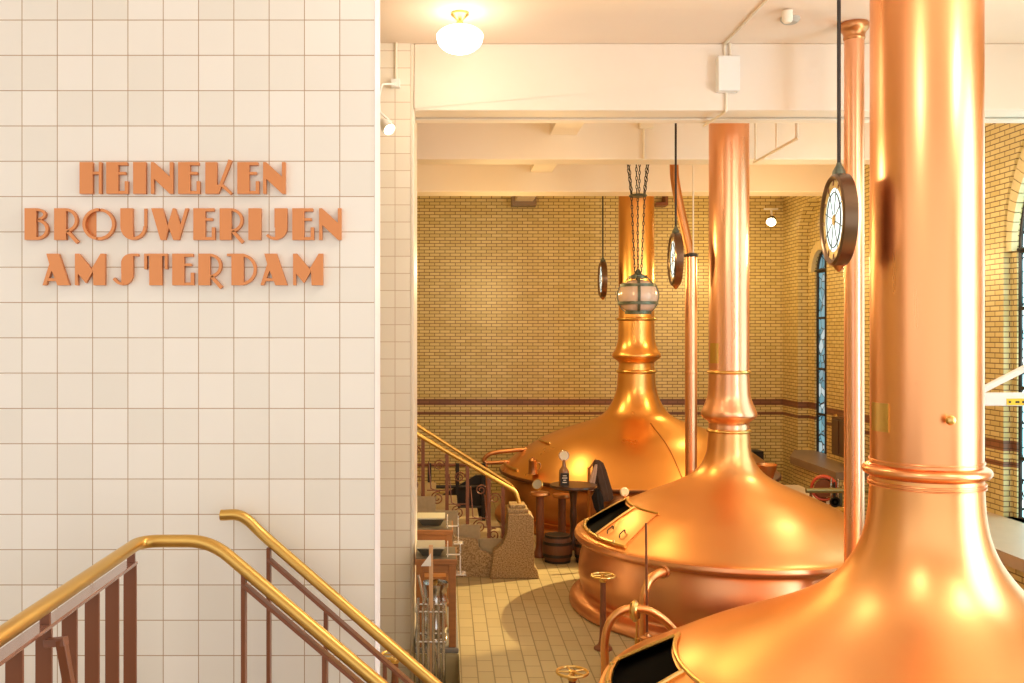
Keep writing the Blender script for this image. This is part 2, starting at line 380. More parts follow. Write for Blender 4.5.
# stone ledges under the windows
o = MB()
for k_, (pl, za, zb_) in enumerate(([[(5.91,14.45),(5.91,16.3),(6.30,17.2),(6.395,17.2),(6.395,14.45)],0,.82], [[(5.87,14.42),(5.87,16.33),(6.27,17.24),(6.59,17.2),(6.59,14.42)],.82,.94])):
    o.cur = k_; o.prism(pl, lambda p: (p[0],p[1],za), lambda p: (p[0],p[1],zb_))
struct(o.build('wall_ledge', [M['brick'],M['sill']], smooth=False), 'low brick bench with a brown stone top under the far window')
o = MB(); o.box((5.42,6.0,0),(RX,11.9,.80)); o.cur = 1; o.box((5.36,6.0,.80),(RX+D2-.04,11.95,.92))
struct(o.build('wall_ledge', [M['brick'],M['ledge']], smooth=False), 'beige stone ledge under the window at the right edge')

# ------------------------------------------------------------ lettering
def rect(x0,y0,x1,y1): return [(x0,y0),(x1,y0),(x1,y1),(x0,y1)]
def ring(cx,cy,rx,ry,t,a0,a1,n=20):   # angles: 0 right, 90 down (photo axes)
    out = []
    for q in range(n):
        A = radians(a0+(a1-a0)*q/n); B = radians(a0+(a1-a0)*(q+1)/n)
        out.append([(cx+rx*cos(A),cy+ry*sin(A)),(cx+rx*cos(B),cy+ry*sin(B)),(cx+(rx-t)*cos(B),cy+(ry-t)*sin(B)),(cx+(rx-t)*cos(A),cy+(ry-t)*sin(A))])
    return out
def ell(cx,cy,rx,ry,a0,a1,n=20,extra=()):
    return [(cx+rx*cos(radians(a0+(a1-a0)*q/n)), cy+ry*sin(radians(a0+(a1-a0)*q/n))) for q in range(n+1)]+list(extra)
H_ = 31.6
def stroke(x0,y0,x1,y1,w):
    d = Vector((x1-x0,y1-y0)).normalized(); p = Vector((-d.y,d.x))*w/2
    return [(x0+p.x,y0+p.y),(x1+p.x,y1+p.y),(x1-p.x,y1-p.y),(x0-p.x,y0-p.y)]
GLY = {
 'H': [rect(0,0,13.1,H_), rect(19.2,0,22,H_), rect(13,9.5,19.3,12.2)],
 'E': [rect(0,0,12.0,H_), rect(12,0,20.7,3.1), rect(12,9.8,19.2,12.4), rect(12,28.8,21.7,H_), rect(18.3,19,21.7,28.9)],
 'I': [rect(0,0,12.7,H_)],
 'N': [[(0,0),(3,0),(18.8,14.5),(18.8,0),(22.3,0),(22.3,H_),(18.8,H_),(3.2,16.8),(3.2,H_),(0,H_)]],
 'K': [[(0,0),(11.6,0),(11.6,22.5),(14.5,22.5),(12,H_),(0,H_)], [(23.3,-2.8),(26.8,-1.6),(13.2,H_),(11.3,H_-2)], stroke(15.6,22,26,H_,3)],
 'B': [rect(0,0,11.8,H_)]+ring(11.6,6.2,9.7,6.2,2.6,-90,75,14)+ring(11.6,21,12.1,10.6,2.8,-90,90,18),
 'R': [rect(0,0,11.9,H_)]+ring(11.4,12,12.1,12,2.8,-90,90,20)+[stroke(13,22.8,23.2,34.2,3.4)],
 'O': ring(16.2,15.9,16.3,16,2.9,0,360,40)+[ell(16.2,15.9,16.1,15.8,104,256,24)],
 'U': [rect(0,0,12.2,18.2)]+[ell(13,18,13,13.7,90,180,16,[(12.4,18)])]+ring(13,18,13,13.7,3,0,95,16)+[rect(23,0,26,18.2)],
 'W': [[(0,0),(11.4,0),(16.3,17),(14.4,H_),(9.3,H_)], [(21.5,0),(24,0),(29.6,17),(27.6,H_),(22,H_),(16.8,17)], [(16.3,17),(17.6,19.6),(14.4,H_),(13,26)], [(34,0),(37.3,0),(27.9,H_),(25.2,H_-1.5)], [(21.5,0),(22.6,1),(17.2,20.5),(15.6,19.5)]],
 'J': [rect(7.4,0,20.2,19.2)]+[ell(8,19,12.2,12.6,0,90,16,[(8,19)])]+ring(8,19,12.2,12.6,2.7,88,138,10),
 'A': [[(3.9,0),(16.2,0),(27,H_),(15,H_),(7,11)], [(6.8,10.3),(9.6,16),(3.4,H_),(0,H_)], rect(4.8,24.6,14,27.4)],
 'M': [[(0,0),(4,0),(16.6,15.3),(17.8,18),(10.8,29.5),(2.9,20),(2.9,H_),(0,H_)], [(16.4,15.5),(25.5,0),(29.9,0),(29.9,H_),(18.5,H_),(17.9,17.4)]],
 'S': [rect(11,8.8,22.8,20.2)]+[ell(21,9,10,9,180,270,16,[(22.8,0),(22.8,9)])]+[rect(22.5,0,28,2.5)]+[ell(12.8,20,10,11.6,0,90,16,[(11,31.6),(11,20)])]+ring(12.8,17,12.4,14.6,2.7,88,145,12),
 'T': [rect(0,0,23.2,2.4), rect(0,2.3,2.7,15.5), rect(20.5,2.3,23.2,15.5), rect(5,2.3,17.8,H_)],
 'D': [rect(4.5,0,16.8,H_), rect(0,0,5,2.5)]+ring(14,15.8,15.6,15.8,2.8,-90,90,24),
}
ROWS = [('top', 162.0, [('H',79.4),('E',106.1),('I',133.0),('N',150.7),('E',178.0),('K',205.2),('E',237.2),('N',263.0)]),
        ('middle', 208.2, [('B',24.4),('R',54.0),('O',82.3),('U',120.2),('W',151.0),('E',193.2),('R',219.5),('I',248.3),('J',267.0),('E',292.2),('N',319.0)]),
        ('bottom', 253.6, [('A',42.3),('M',74.8),('S',110.0),('T',144.0),('E',172.1),('R',198.2),('D',226.8),('A',260.3),('M',293.0)])]
ORD = ['first','second','third','fourth','fifth','sixth','seventh','eighth','ninth','tenth','eleventh']
YL = 4.475
for rn, ty, ls in ROWS:
    for q, (ch, tx) in enumerate(ls):
        mb = MB()
        for gi, poly in enumerate(GLY[ch]):
            e = 0 if (len(poly) == 4 and gi and ch in 'BROUJSD' and poly[0][0] != poly[3][0]) else .0007*(1+gi)
            def f(p, Y): return ((tx+p[0]-CX)/F*YL, Y, EYE-(ty+p[1]-CY)/F*YL)
            mb.prism(poly, lambda p: f(p, YL+e), lambda p: f(p, 4.4995))
        o = mb.build('sign_letter', M['letter'], smooth=False, merge=False)
        tag(o, 'raised copper letter %s, %s letter of the %s row on the tiled wall' % (ch, ORD[q], rn), 'letter', 'copper letters on the tiled wall')

# ------------------------------------------------------------ front railings and stair
LAND = 1.25
def flat_post(name_, x, y, z0, z1, wx, wy, parent):
    return MB().box((x-wx/2,y-wy/2,z0),(x+wx/2,y+wy/2,z1)).build('post', M['brown'], parent, smooth=False, bevel=.002)
# landing and stair (below the frame, carries the rails)
o = MB(); o.box((-3.2,-1.5,LAND-.15),(-1.02,4.498,LAND)); struct(o.build('floor_landing', M['stone'], smooth=False), 'stair landing beside the tiled wall')
o = MB(); n = 7
for q in range(n):
    z = LAND-(q+1)*LAND/(n+1)
    o.box((-1.02+.22*q,3.72,0),(-1.02+.22*(q+1),4.492,z))
struct(o.build('floor_steps', M['stone'], smooth=False), 'steps running down along the tiled wall')
RT = EYE-(541-CY)/F*4.0      # tube height of the level run
XR = (141-CX)/F*4.0
r1 = thing('stair_railing', (XR,4.0,LAND), 'brass tube railing with red-brown flat bars that turns a corner above the landing', 'railing')
corner = Vector((XR,4.0,RT))
RD = 0
def xr(y): return XR+(4.0-y)*RD
c2 = P(211,541,3.93); dn = P(383,687,3.72); dn2 = c2+(dn-c2)*1.9
MB().tube(bent([(xr(.2),.2,RT),corner,c2,dn2], .10, 8), .0262, 20).build('handrail', M['brass_rail'], r1)
zb = RT-.085
XO = -.034
MB().bar((xr(.2)+XO,.2,zb),(xr(3.98)+XO,3.98,zb),.056,.013,(1,0,0)).build('lower_rail', M['pink'], r1, smooth=False, bevel=.002)
for q in range(17):
    y = 3.966-.213*q; full = q % 4 == 0; x = xr(y)+XO
    MB().box((x-.0265,y-.006,LAND),(x+.0265,y+.006,zb-.0066)).build('baluster', M['brown'], r1, smooth=False, bevel=.0015)
    if full: MB().box((x-.012,y-.006,zb+.0066),(x+.020,y+.006,RT-.02)).build('rail_bracket', M['brown'], r1, smooth=False)
# curved brace
MB().bar(P(46,643,3.10),P(66,641,3.085),.026,.030,(0,0,1)).bar(P(61,639,3.087),P(88,790,3.12),.030,.030,(1,0,0)).build('brace', M['brown'], r1, smooth=False, bevel=.002)
def down_run(root, a, b, off, ts, yv):
    a = Vector(a); b = Vector(b); d = Vector((0,0,-off))
    MB().bar(a+d,b+d,.05,.014,(0,1,0)).build('lower_rail', M['brown'], root, smooth=False, bevel=.002)
    for t, full in ts:
        p = a+(b-a)*t
        step = LAND-LAND/8*max(0, min(8, 1+int((p.x+1.02)/.22)))
        if p.x > .52: step = 0
        MB().box((p.x-.0085,p.y-.022,max(0,step)),(p.x+.0085,p.y+.022,p.z-(.02 if full else off+.005))).build('baluster', M['brown'], root, smooth=False, bevel=.0015)
a1 = P(244,566,3.89)
u = (dn-c2)
down_run(r1, a1, a1+u*1.55, .075, [(0.0,1),(.305,0),(.52,1),(.78,0),(1.05,1),(1.3,0),(1.52,1)], 0)
s0 = P(221,515,4.43); s1 = P(243,517,4.42); s2 = P(270,541,4.40); s3 = P(437,686,4.10); s4 = s2+(s3-s2)*1.5
r2 = thing('stair_railing', (s0.x,4.4,LAND-.16), 'shorter brass railing close to the tiled wall, starting with a rounded free end', 'railing')
MB().tube(catmull([s0,s1,s2,s2+(s3-s2)*.5,s3,s4], 8), .0252, 20).build('handrail', M['brass_rail'], r2)
q1 = P(269,543,4.40)
down_run(r2, q1, q1+(s3-s2)*1.3, .075, [(0.0,1),(.275,0),(.545,0),(.80,0),(.93,1),(1.25,1)], 0)

# ------------------------------------------------------------ the three kettles
def kettle(loc, dome, body, R_in, R_out, az_open, az_door, chim, cr, ctop, mats, label, rings, plate, bulb=None, seg=180):
    X, Y = loc; root = thing('brew_kettle', (X,Y,0), label, 'brewing kettle', 'copper brewing kettles')
    mb = MB(); mb.lathe(catmull(body, 5), (X,Y,0), 128); mb.f = [f for f in mb.f if len(f) == 4]; mb.mi = mb.mi[:len(mb.f)]
    mb.build('kettle_body', mats['body'], root, fixn=True)
    prof = catmull(dome, 6)
    def zr(r):
        for (r0,z0),(r1,z1) in zip(prof, prof[1:]):
            if r1 <= r <= r0: return z0+(z1-z0)*(r-r0)/(r1-r0) if r0 != r1 else z0
        return prof[-1][1]
    pr = sorted(prof+[(R_in,zr(R_in)),(R_out,zr(R_out))], key=lambda q: (-q[0], q[1]))
    def pt(r, az, up=0.):
        a = radians(az); return Vector((X+r*cos(a), Y+r*sin(a), zr(r)+up))
    mb = MB(); vs = [pt0 for r, z in pr for pt0 in [(X+r*cos(2*pi*k_/seg), Y+r*sin(2*pi*k_/seg), z) for k_ in range(seg)]]
    fs = []
    for i in range(len(pr)-1):
        rm = (pr[i][0]+pr[i+1][0])/2
        for k_ in range(seg):
            am = (k_+.5)*360/seg
            if az_open and R_in < rm < R_out and az_open[0] < am < az_open[1]: continue
            fs.append((i*seg+k_, i*seg+(k_+1)%seg, (i+1)*seg+(k_+1)%seg, (i+1)*seg+k_))
    mb.add(vs, fs)
    dm = mb.build('dome', mats['dome'], root)
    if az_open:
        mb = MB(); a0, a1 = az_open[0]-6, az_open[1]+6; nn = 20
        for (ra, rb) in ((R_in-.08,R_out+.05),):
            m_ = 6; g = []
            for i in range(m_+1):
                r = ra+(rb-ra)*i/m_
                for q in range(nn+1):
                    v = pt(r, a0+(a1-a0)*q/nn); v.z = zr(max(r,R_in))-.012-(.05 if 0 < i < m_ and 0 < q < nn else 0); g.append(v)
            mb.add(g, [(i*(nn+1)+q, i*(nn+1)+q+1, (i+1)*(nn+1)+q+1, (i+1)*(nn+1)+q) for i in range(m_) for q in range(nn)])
        mb.build('hatch_dark_sheet', M['black'], root, fixn=False)  # black sheet just under the opening stands in for interior darkness
    # sliding hatch door
    a0, a1 = az_door; nn = 14; m_ = 8; g = []
    for lift in ((.018, .002) if az_open else (.008, .001)):
        for i in range(m_+1):
            r = R_in-.02+(R_out-R_in+.03)*i/m_
            for q in range(nn+1): g.append(pt(r, a0+(a1-a0)*q/nn, lift))
    mb = MB(); W_ = nn+1; T = W_*(m_+1)
    fs = [(i*W_+q, i*W_+q+1, (i+1)*W_+q+1, (i+1)*W_+q) for i in range(m_) for q in range(nn)]
    fs += [tuple(T+j for j in f)[::-1] for f in fs]
    bd = [q for q in range(W_)]+[i*W_+nn for i in range(1, m_+1)]+[m_*W_+q for q in range(nn-1, -1, -1)]+[i*W_ for i in range(m_-1, 0, -1)]
    fs += [(bd[j], bd[(j+1)%len(bd)], T+bd[(j+1)%len(bd)], T+bd[j]) for j in range(len(bd))]
    mb.add(g, fs)
    if az_open: door = mb.build('hatch_door', mats['dome'], root)
    for az in (a0+(a1-a0)*.28, a0+(a1-a0)*.72) if az_open else ():
        p = pt(R_out-.06, az, .02); q_ = pt(R_out-.13, az, .02)
        MB().tube(bent([p, p+Vector((0,0,.035)), q_+Vector((0,0,.035)), q_], .015, 3), .007, 8).build('handle', M['iron'], door)
    f0 = az_open[0] if az_open else a0
    sw = .013 if R_out < 1.8 else .017
    fr = MB(); fr.tube([pt(R_out+.015, f0+(a1+1-f0)*q/24, .02) for q in range(25)], sw*1.5, 8)
    fr.build('hatch_track', M['brass'], root)
    fr = MB(); fr.tube([pt(R_in-.02, f0+(a1+1-f0)*q/24, .02) for q in range(25)], sw, 8); fr.build('hatch_track', M['brass'], root)
    if az_open:
        MB().tube([pt(R_in+(R_out-R_in)*q/10, a0, .03) for q in range(11)], sw, 8).build('hatch_edge', M['brass'], root)
        MB().tube([pt(R_in+(R_out-R_in)*q/10, az_open[0], .015) for q in range(11)], sw, 8).build('hatch_edge', M['brass'], root)
        for q in range(5):
            az = az_open[0]+(a1-az_open[0])*(q+.5)/5; p = pt(R_out+.02, az, .03)
            MB().lathe([(0,.03),(.012,.028),(.018,.01),(.02,-.02)], p, 10).build('bolt', M['brass'], root)
    # neck with bulb, chimney
    z1 = prof[-1][1]; r1 = prof[-1][0]
    if bulb:
        mb = MB(); mb.lathe([(r,z) for r, z in catmull([(r1-.002,z1-.02)]+bulb, 5)], (X,Y,0), 64); mb.build('neck', mats['pipe'], root)
        z1 = bulb[-1][1]
    mb = MB(); mb.lathe([(cr,z1-.01),(cr,ctop-.002)], (X,Y,0), 96); mb.build('chimney', mats['pipe'], root)
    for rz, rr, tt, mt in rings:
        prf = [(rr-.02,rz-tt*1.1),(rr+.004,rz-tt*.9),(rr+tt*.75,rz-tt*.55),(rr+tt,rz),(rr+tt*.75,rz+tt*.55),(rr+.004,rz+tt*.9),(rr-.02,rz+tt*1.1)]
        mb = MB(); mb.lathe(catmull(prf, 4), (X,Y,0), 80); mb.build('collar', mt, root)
    if plate:
        az0, az1, za, zb_ = plate; mb = MB(); nn = 10; g = []
        for rr in (cr+.008, cr+.0005):
            for zz in (za, zb_):
                for q in range(nn+1):
                    a = radians(az0+(az1-az0)*q/nn); g.append((X+rr*cos(a), Y+rr*sin(a), zz))
        W_ = nn+1
        fs = [(q,q+1,W_+q+1,W_+q) for q in range(nn)]+[(2*W_+q,3*W_+q,3*W_+q+1,2*W_+q+1) for q in range(nn)]
        fs += [(q,2*W_+q,2*W_+q+1,q+1) for q in range(nn)]+[(W_+q,W_+q+1,3*W_+q+1,3*W_+q) for q in range(nn)]
        fs += [(0,W_,3*W_,2*W_),(nn,2*W_+nn,3*W_+nn,W_+nn)]
        mb.add(g, fs); mb.build('brass_plate', M['brass'], root)
    return root, pt
def body_prof(R, zl, k_=1.):
    return [(R*.93,0),(R*1.025,.0),(R*1.04,.05*k_),(R*1.02,.11*k_),(R*.955,.15*k_),(R*.965,.22*k_),(R*.98,.36*k_),(R*.97,.52*k_),(R*.945,zl-.13),(R*.955,zl-.085),(R*.995,zl-.07),(R*1.007,zl-.04),(R*1.0,zl)]
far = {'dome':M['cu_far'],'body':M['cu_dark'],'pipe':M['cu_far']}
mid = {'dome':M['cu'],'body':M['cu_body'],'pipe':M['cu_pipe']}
k1, pt1 = kettle((3.16,15.85), [(2.245,.80),(2.19,.84),(2.0,.99),(1.65,1.23),(1.32,1.39),(.85,1.55),(.58,1.67),(.43,1.84),(.33,2.08),(.30,2.36)],
    body_prof(2.245,.80), 1.62, 2.15, None, (176,200), True, .29, CEIL, far, 'farthest copper kettle, before the brick back wall, its chimney behind the hanging lantern',
    [(2.40,.30,.03,M['brass']),(3.26,.30,.03,M['brass']),(.765,2.225,.04,M['rim'])], None,  # last ring paints the shade below the lip
    [(.30,2.40),(.29,2.50),(.30,2.56),(.38,2.62),(.395,2.68),(.33,2.80),(.30,2.95),(.292,3.24)])
MB().tube([pt1(r,277,.004) for r in [2.15-.09*q for q in range(17)]], .010, 6).build('seam', M['cu_dark'], k1)
k2, pt2 = kettle((3.15,10.65), [(1.69,.80),(1.61,.815),(1.42,.935),(1.15,1.095),(.88,1.22),(.56,1.36),(.36,1.49),(.25,1.67),(.220,1.92)],
    body_prof(1.69,.80), 1.13, 1.57, (160,193), (193,213), True, .217, CEIL, mid, 'middle copper kettle with an open black hatch, standing clear on the tiled floor',
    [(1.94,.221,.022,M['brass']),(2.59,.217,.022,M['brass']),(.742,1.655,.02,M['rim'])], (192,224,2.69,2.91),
    [(.218,1.98),(.217,2.02),(.235,2.05),(.29,2.09),(.30,2.14),(.26,2.24),(.228,2.35),(.218,2.57)])
k3, pt3 = kettle((3.15,6.29), [(2.12,.54),(2.06,.565),(1.86,.68),(1.5,.87),(1.15,1.025),(.83,1.18),(.61,1.33),(.465,1.50),(.385,1.67),(.350,1.85),(.338,2.07)],
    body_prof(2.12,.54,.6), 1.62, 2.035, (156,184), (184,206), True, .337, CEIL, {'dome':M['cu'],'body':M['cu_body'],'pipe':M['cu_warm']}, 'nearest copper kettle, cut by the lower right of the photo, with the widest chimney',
    [(2.115,.345,.042,M['cu_warm']),(2.04,.346,.008,M['cu_warm']),(2.18,.338,.008,M['cu_warm']),(2.02,.348,.005,M['cu_warm'])], (176,205,2.375,2.56), seg=240)
p = Vector((3.15+.337*cos(radians(264)),6.29+.337*sin(radians(264)),2.475)); n_ = Vector((cos(radians(264)),sin(radians(264)),0))
mb = MB(); mb.tube([p-n_*.01,p+n_*.035], .012, 12); mb.tube([p+n_*.03,p+n_*.04,p+n_*.055,p+n_*.072,p+n_*.08],[.012,.026,.031,.022,.004], 16)
mb.build('sample_knob', M['brass'], k3)

# ------------------------------------------------------------ ceiling fixtures and hanging things
g = thing('ceiling_lamp', (.13,8.4,5.3), 'lit white opal globe lamp on a brass ceiling mount', 'lamp')
MB().lathe([(0,5.82),(.078,5.818),(.08,5.80),(.05,5.775),(.026,5.75),(.03,5.72),(.05,5.705),(.085,5.695)][::-1], (.13,8.4,0), 32).build('lamp_mount', M['brass'], g)
MB().lathe(catmull([(.085,5.70),(.15,5.672),(.197,5.635),(.202,5.60),(.185,5.545),(.13,5.495),(.06,5.468),(.0005,5.462)], 4), (.13,8.4,0), 40).build('lamp_shade', M['globe'], g)
# smoke detector
d = thing('smoke_detector', (3.07,8.54,5.77), 'grey round smoke detector on the ceiling with a small sensor head', 'smoke detector')
MB().lathe([(.085,5.82),(.085,5.80),(.06,5.775),(.0005,5.77)], (3.07,8.54,0), 24).build('detector_base', principled('grey_plastic', (.46,.43,.37), .5), d)
MB().lathe([(.045,5.80),(.045,5.72),(.03,5.70),(.0005,5.70)], (2.96,8.30,0), 20).tube([(2.96,8.30,5.79),(3.05,8.5,5.80)], .018, 8).build('sensor_head', M['conduit'], d)
# junction box and its conduits
jb = thing('junction_box', (2.74,9.2,5.3), 'white electrical box on the nearest beam with thin conduits', 'electrical box')
MB().box((P(718,56,9.19).x,9.17,P(0,91,9.19).z),(P(739.5,0,9.19).x,9.279,P(0,56,9.19).z)).build('box_cover', M['white'], jb, smooth=False, bevel=.006)
for px in (724.5, 730): MB().tube([(P(px,0,9.27).x,9.262,P(0,57,9.28).z),(P(px,0,9.27).x,9.262,5.815)], .012, 8).build('conduit', M['conduit'], jb)
MB().tube(bent([(P(726,0,9.27).x,9.262,P(0,91,9.28).z),(P(726,0,9.27).x,9.262,5.19),(P(726,0,9.27).x,9.262,5.155),(P(724,0,9.4).x-.06,9.92,5.16)],.02,3), .012, 8).build('conduit', M['conduit'], jb)
MB().tube([(2.70,9.26,5.808),(2.70,5.5,5.808)], .013, 8).build('conduit', M['conduit'], jb)
# second box on the middle beam
jb = thing('junction_box', (2.5,12.0,5.3), 'small white electrical box up on the middle beam above the lantern', 'electrical box')
MB().box((2.42,11.93,5.58),(2.60,12.029,5.80)).build('box_cover', M['conduit'], jb, smooth=False, bevel=.006)
MB().tube([(2.49,12.015,5.59),(2.49,12.015,5.2)], .014, 8).build('conduit', M['conduit'], jb)
# hanging white rod frame
fr = thing('hanging_rail', (3.85,11.2,5.15), 'white pipe rail hung on thin rods below the ceiling behind the nearest beam', 'hanging rail')
MB().tube([(3.85,10.45,5.15),(3.85,11.95,5.15)], .018, 8).build('rail', M['conduit'], fr)
for y in (10.5, 11.15, 11.9): MB().tube([(3.85,y,5.15),(3.85,y,5.82)], .02 if y < 11 else .014, 8).build('rod', M['conduit'], fr)

# wall spotlight on the pier
sp = thing('wall_spotlight', (-.5,9.2,5.0), 'lit spotlight on an angled arm high on the tiled pier', 'spotlight')
MB().tube([P(396,42,9.262),P(396,82,9.262)], .013, 8).build('conduit', M['conduit'], sp)
MB().box((P(391,0,9.25).x,9.20,P(0,88,9.25).z),(P(400,0,9.25).x,9.279,P(0,80,9.25).z)).build('mount_box', M['white'], sp, smooth=False, bevel=.005)
MB().tube(bent([P(395,84,9.19),P(382,84,9.0),P(379,96,8.95),P(379.5,112,8.9),P(392,123,8.9)],.03,4), .011, 8).build('arm', M['white'], sp)
h0 = P(384.5,124,8.9); h1 = P(391.5,132,8.82); ax = (h1-h0).normalized()
rot = ax.to_track_quat('Z','Y').to_matrix().to_4x4()
MB().lathe([(.0005,-.05),(.035,-.04),(.05,0),(.062,.085),(.062,.10),(.054,.10),(.045,.02),(.0005,.0)], h0, 24, rot).build('lamp_head', M['white'], sp)
MB().lathe([(.0005,.03),(.035,.04),(.05,.085),(.03,.10),(.0005,.105)], h0, 20, rot).build('bulb', M['bulb'], sp)
# wall lamp on the back wall
sp = thing('wall_spotlight', (6.08,18.0,5.0), 'small lit spotlight on a bracket high on the back wall by the corner', 'spotlight')
MB().tube([P(764,209,18.15),P(778,209,18.0)], .02, 8).tube([P(771,209,18.15),P(771,209,17.95),P(772,216,17.9),P(770,221,17.85)], .02, 8).build('arm', M['white'], sp)
h0 = P(772,219,17.9); ax = (P(769,230,17.6)-h0).normalized(); rot = ax.to_track_quat('Z','Y').to_matrix().to_4x4()
MB().lathe([(.0005,-.06),(.05,-.04),(.075,.02),(.09,.12),(.08,.12),(.06,.02),(.0005,0)], h0, 20, rot).build('lamp_head', M['iron'], sp)
MB().lathe([(.0005,.03),(.05,.05),(.085,.12),(.05,.15),(.0005,.16)], h0, 20, rot).build('bulb', M['bulb'], sp)

# double-faced hanging dials
def dial(Y, z, lab, x=2.6, dl=10.5):
    root = thing('hanging_dial', (x,Y,z-.3), lab, 'hanging dial', 'drum dials hung on rods')
    a = radians(dl); nrm = Vector((-cos(a), sin(a), 0)); uu = Vector((sin(a), cos(a), 0)); R = .30; T = .08
    rot = Matrix((( uu.x,0,nrm.x),(uu.y,0,nrm.y),(0,1,0))).to_4x4()
    c = Vector((x,Y,z))+nrm*(-T/2)+Vector((.02,0,0))
    MB().lathe([(R-.05,.0),(R,.0),(R+.003,T*.5),(R,T),(R-.015,T+.012),(R-.035,T+.004),(R-.05,T-.02)], c, 56, rot).build('drum', M['drum'], root)
    MB().lathe([(.0005,.004),(R-.04,.004)], c, 48, rot).build('back_plate', M['brown'], root, fixn=False)
    cf = c+nrm*(T-.012)
    gm = MB(); gm.lathe([(R*.70,0),(R*.70,.006),(R*.95,.006),(R*.95,0)], cf, 48, rot); gm.cur = 1
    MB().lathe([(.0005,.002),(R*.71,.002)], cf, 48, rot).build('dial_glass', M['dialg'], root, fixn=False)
    m_ = MB()
    for q in range(8):
        t = 2*pi*q/8+.3; m_.bar(cf+nrm*.006+rot.to_3x3()@Vector((cos(t)*.04,sin(t)*.04,0)), cf+nrm*.006+rot.to_3x3()@Vector((cos(t)*R*.7,sin(t)*R*.7,0)), .0055, .004, rot.to_3x3()@Vector((-sin(t),cos(t),0)))
    m_.tube([cf+nrm*.006+rot.to_3x3()@Vector((cos(2*pi*q/40)*R*.55,sin(2*pi*q/40)*R*.60,0)) for q in range(40)], .004, 6, closed=True)
    m_.build('glazing_bar', M['iron'], root)
    MB().lathe([(.0005,.010),(.03,.009),(.04,.0)], cf, 20, rot).build('centre_boss', M['gold'], root)
    for q in range(12):
        t = 2*pi*q/12
        for s_ in (-.03,.03): gm.bar(cf+nrm*.008+rot.to_3x3()@Vector((cos(t+s_)*R*.75,sin(t+s_)*R*.75,0)), cf+nrm*.008+rot.to_3x3()@Vector((cos(t+s_)*R*.90,sin(t+s_)*R*.90,0)), .008, .004, rot.to_3x3()@Vector((-sin(t),cos(t),0)))
    gm.build('gold_ring', [M['gold'],M['brown']], root, merge=False)
    top = Vector((x+.02,Y,z+R))
    MB().tube([top-Vector((0,0,.02)),top+Vector((0,0,.02)),top+Vector((0,0,.06)),top+Vector((0,0,.075))],[.045,.04,.018,.014],12).build('rod_cap', M['bronze'], root)
    MB().tube([top+Vector((0,0,.06)),Vector((top.x,top.y,CEIL))], .0125, 10).build('rod', M['iron'], root)
    bt = Vector((x+.02,Y,z-R)); MB().tube([bt+Vector((0,0,.03)),bt-Vector((0,0,.015)),bt-Vector((0,0,.04))],[.05,.03,.008],12).build('finial', M['cu_dark'], root)
dial(6.3, 3.755, 'largest hanging drum dial with pale glass face, nearest the wide chimney', 2.565, 7.5)
dial(10.9, 3.86, 'middle-sized hanging drum dial, left of the second chimney', 2.6, 4.5)
dial(16.0, 3.925, 'smallest hanging drum dial, against the brick back wall left of the lantern', 2.61, 2)

# lantern with chains
L = thing('hanging_lantern', (2.613,13.0,3.2), 'round opal lantern in a bronze cage hung on chains before the far chimney', 'lantern')
lc = Vector((2.613,13.0,3.53))
MB().lathe(catmull([(.0005,-.23),(.12,-.225),(.21,-.16),(.262,-.06),(.268,.03),(.23,.13),(.17,.18),(.10,.21),(.0005,.215)],4), lc, 40).build('globe', M['opal'], L)
cg = MB()
for zz, rr in ((-.10,.262),(.14,.232),(.255,.115),(-.225,.17)):
    cg.lathe([(rr-.004,zz-.02),(rr+.008,zz-.02),(rr+.008,zz+.02),(rr-.004,zz+.02)], lc, 40)
for q in range(4):
    a = radians(262+90*q)
    pr_ = catmull([(.16,-.225),(.225,-.16),(.270,-.05),(.274,.04),(.24,.13),(.18,.185),(.11,.26),(.02,.30)],3)
    cg.add([], []); pts = [lc+Vector((r*cos(a),r*sin(a),z)) for r,z in pr_]
    for a_, b_ in zip(pts, pts[1:]): cg.bar(a_, b_, .038, .012, (-sin(a),cos(a),0))
cg.build('cage', M['bronze'], L)
MB().tube([lc+Vector((0,0,.25)),lc+Vector((0,0,.30)),lc+Vector((0,0,.36))],[.09,.05,.02],16).build('cap', M['bronze'], L)
disc = P(638,196,13.0); disc.x = 2.613
MB().lathe([(.0005,-.01),(.11,-.012),(.125,0),(.11,.02),(.0005,.03)], disc, 28).build('chain_plate', M['bronze'], L)
def chain(a, b, name_='chain', r=.012, link=.055):
    a = Vector(a); b = Vector(b); n__ = int((b-a).length/link); m_ = MB(); t = (b-a).normalized()
    for q in range(n__):
        p_ = a+(b-a)*(q+.5)/n__; s_ = Vector((1,0,0)) if q % 2 else Vector((0,1,0))
        m_.tube([p_+s_*cos(2*pi*w_/8)*r+t*sin(2*pi*w_/8)*link*.62 for w_ in range(8)], .006, 5, closed=True)
    m_.build(name_, M['iron'], L)
for q in range(3):
    a = radians(200+120*q); chain(lc+Vector((.05*cos(a),.05*sin(a),.32)), disc+Vector((.10*cos(a),.10*sin(a),-.01)))
for q in range(6):
    a = radians(10+60*q); chain(disc+Vector((.10*cos(a),.10*sin(a),.02)), Vector((2.613+.21*cos(a),13.0+.21*sin(a),CEIL)))
# bracket on the back wall right of the far chimney
o = MB(); o.box((P(655,0,18).x,17.9,P(0,206,18).z),(P(667,0,18).x,18.199,P(0,203,18).z)); o.box((P(664.5,0,18).x,17.9,P(0,203,18).z),(P(667,0,18).x,18.199,P(0,195,18).z))
tag(o.build('wall_bracket', M['brown'], smooth=False), 'small brown bracket on the back wall right of the far chimney', 'bracket')

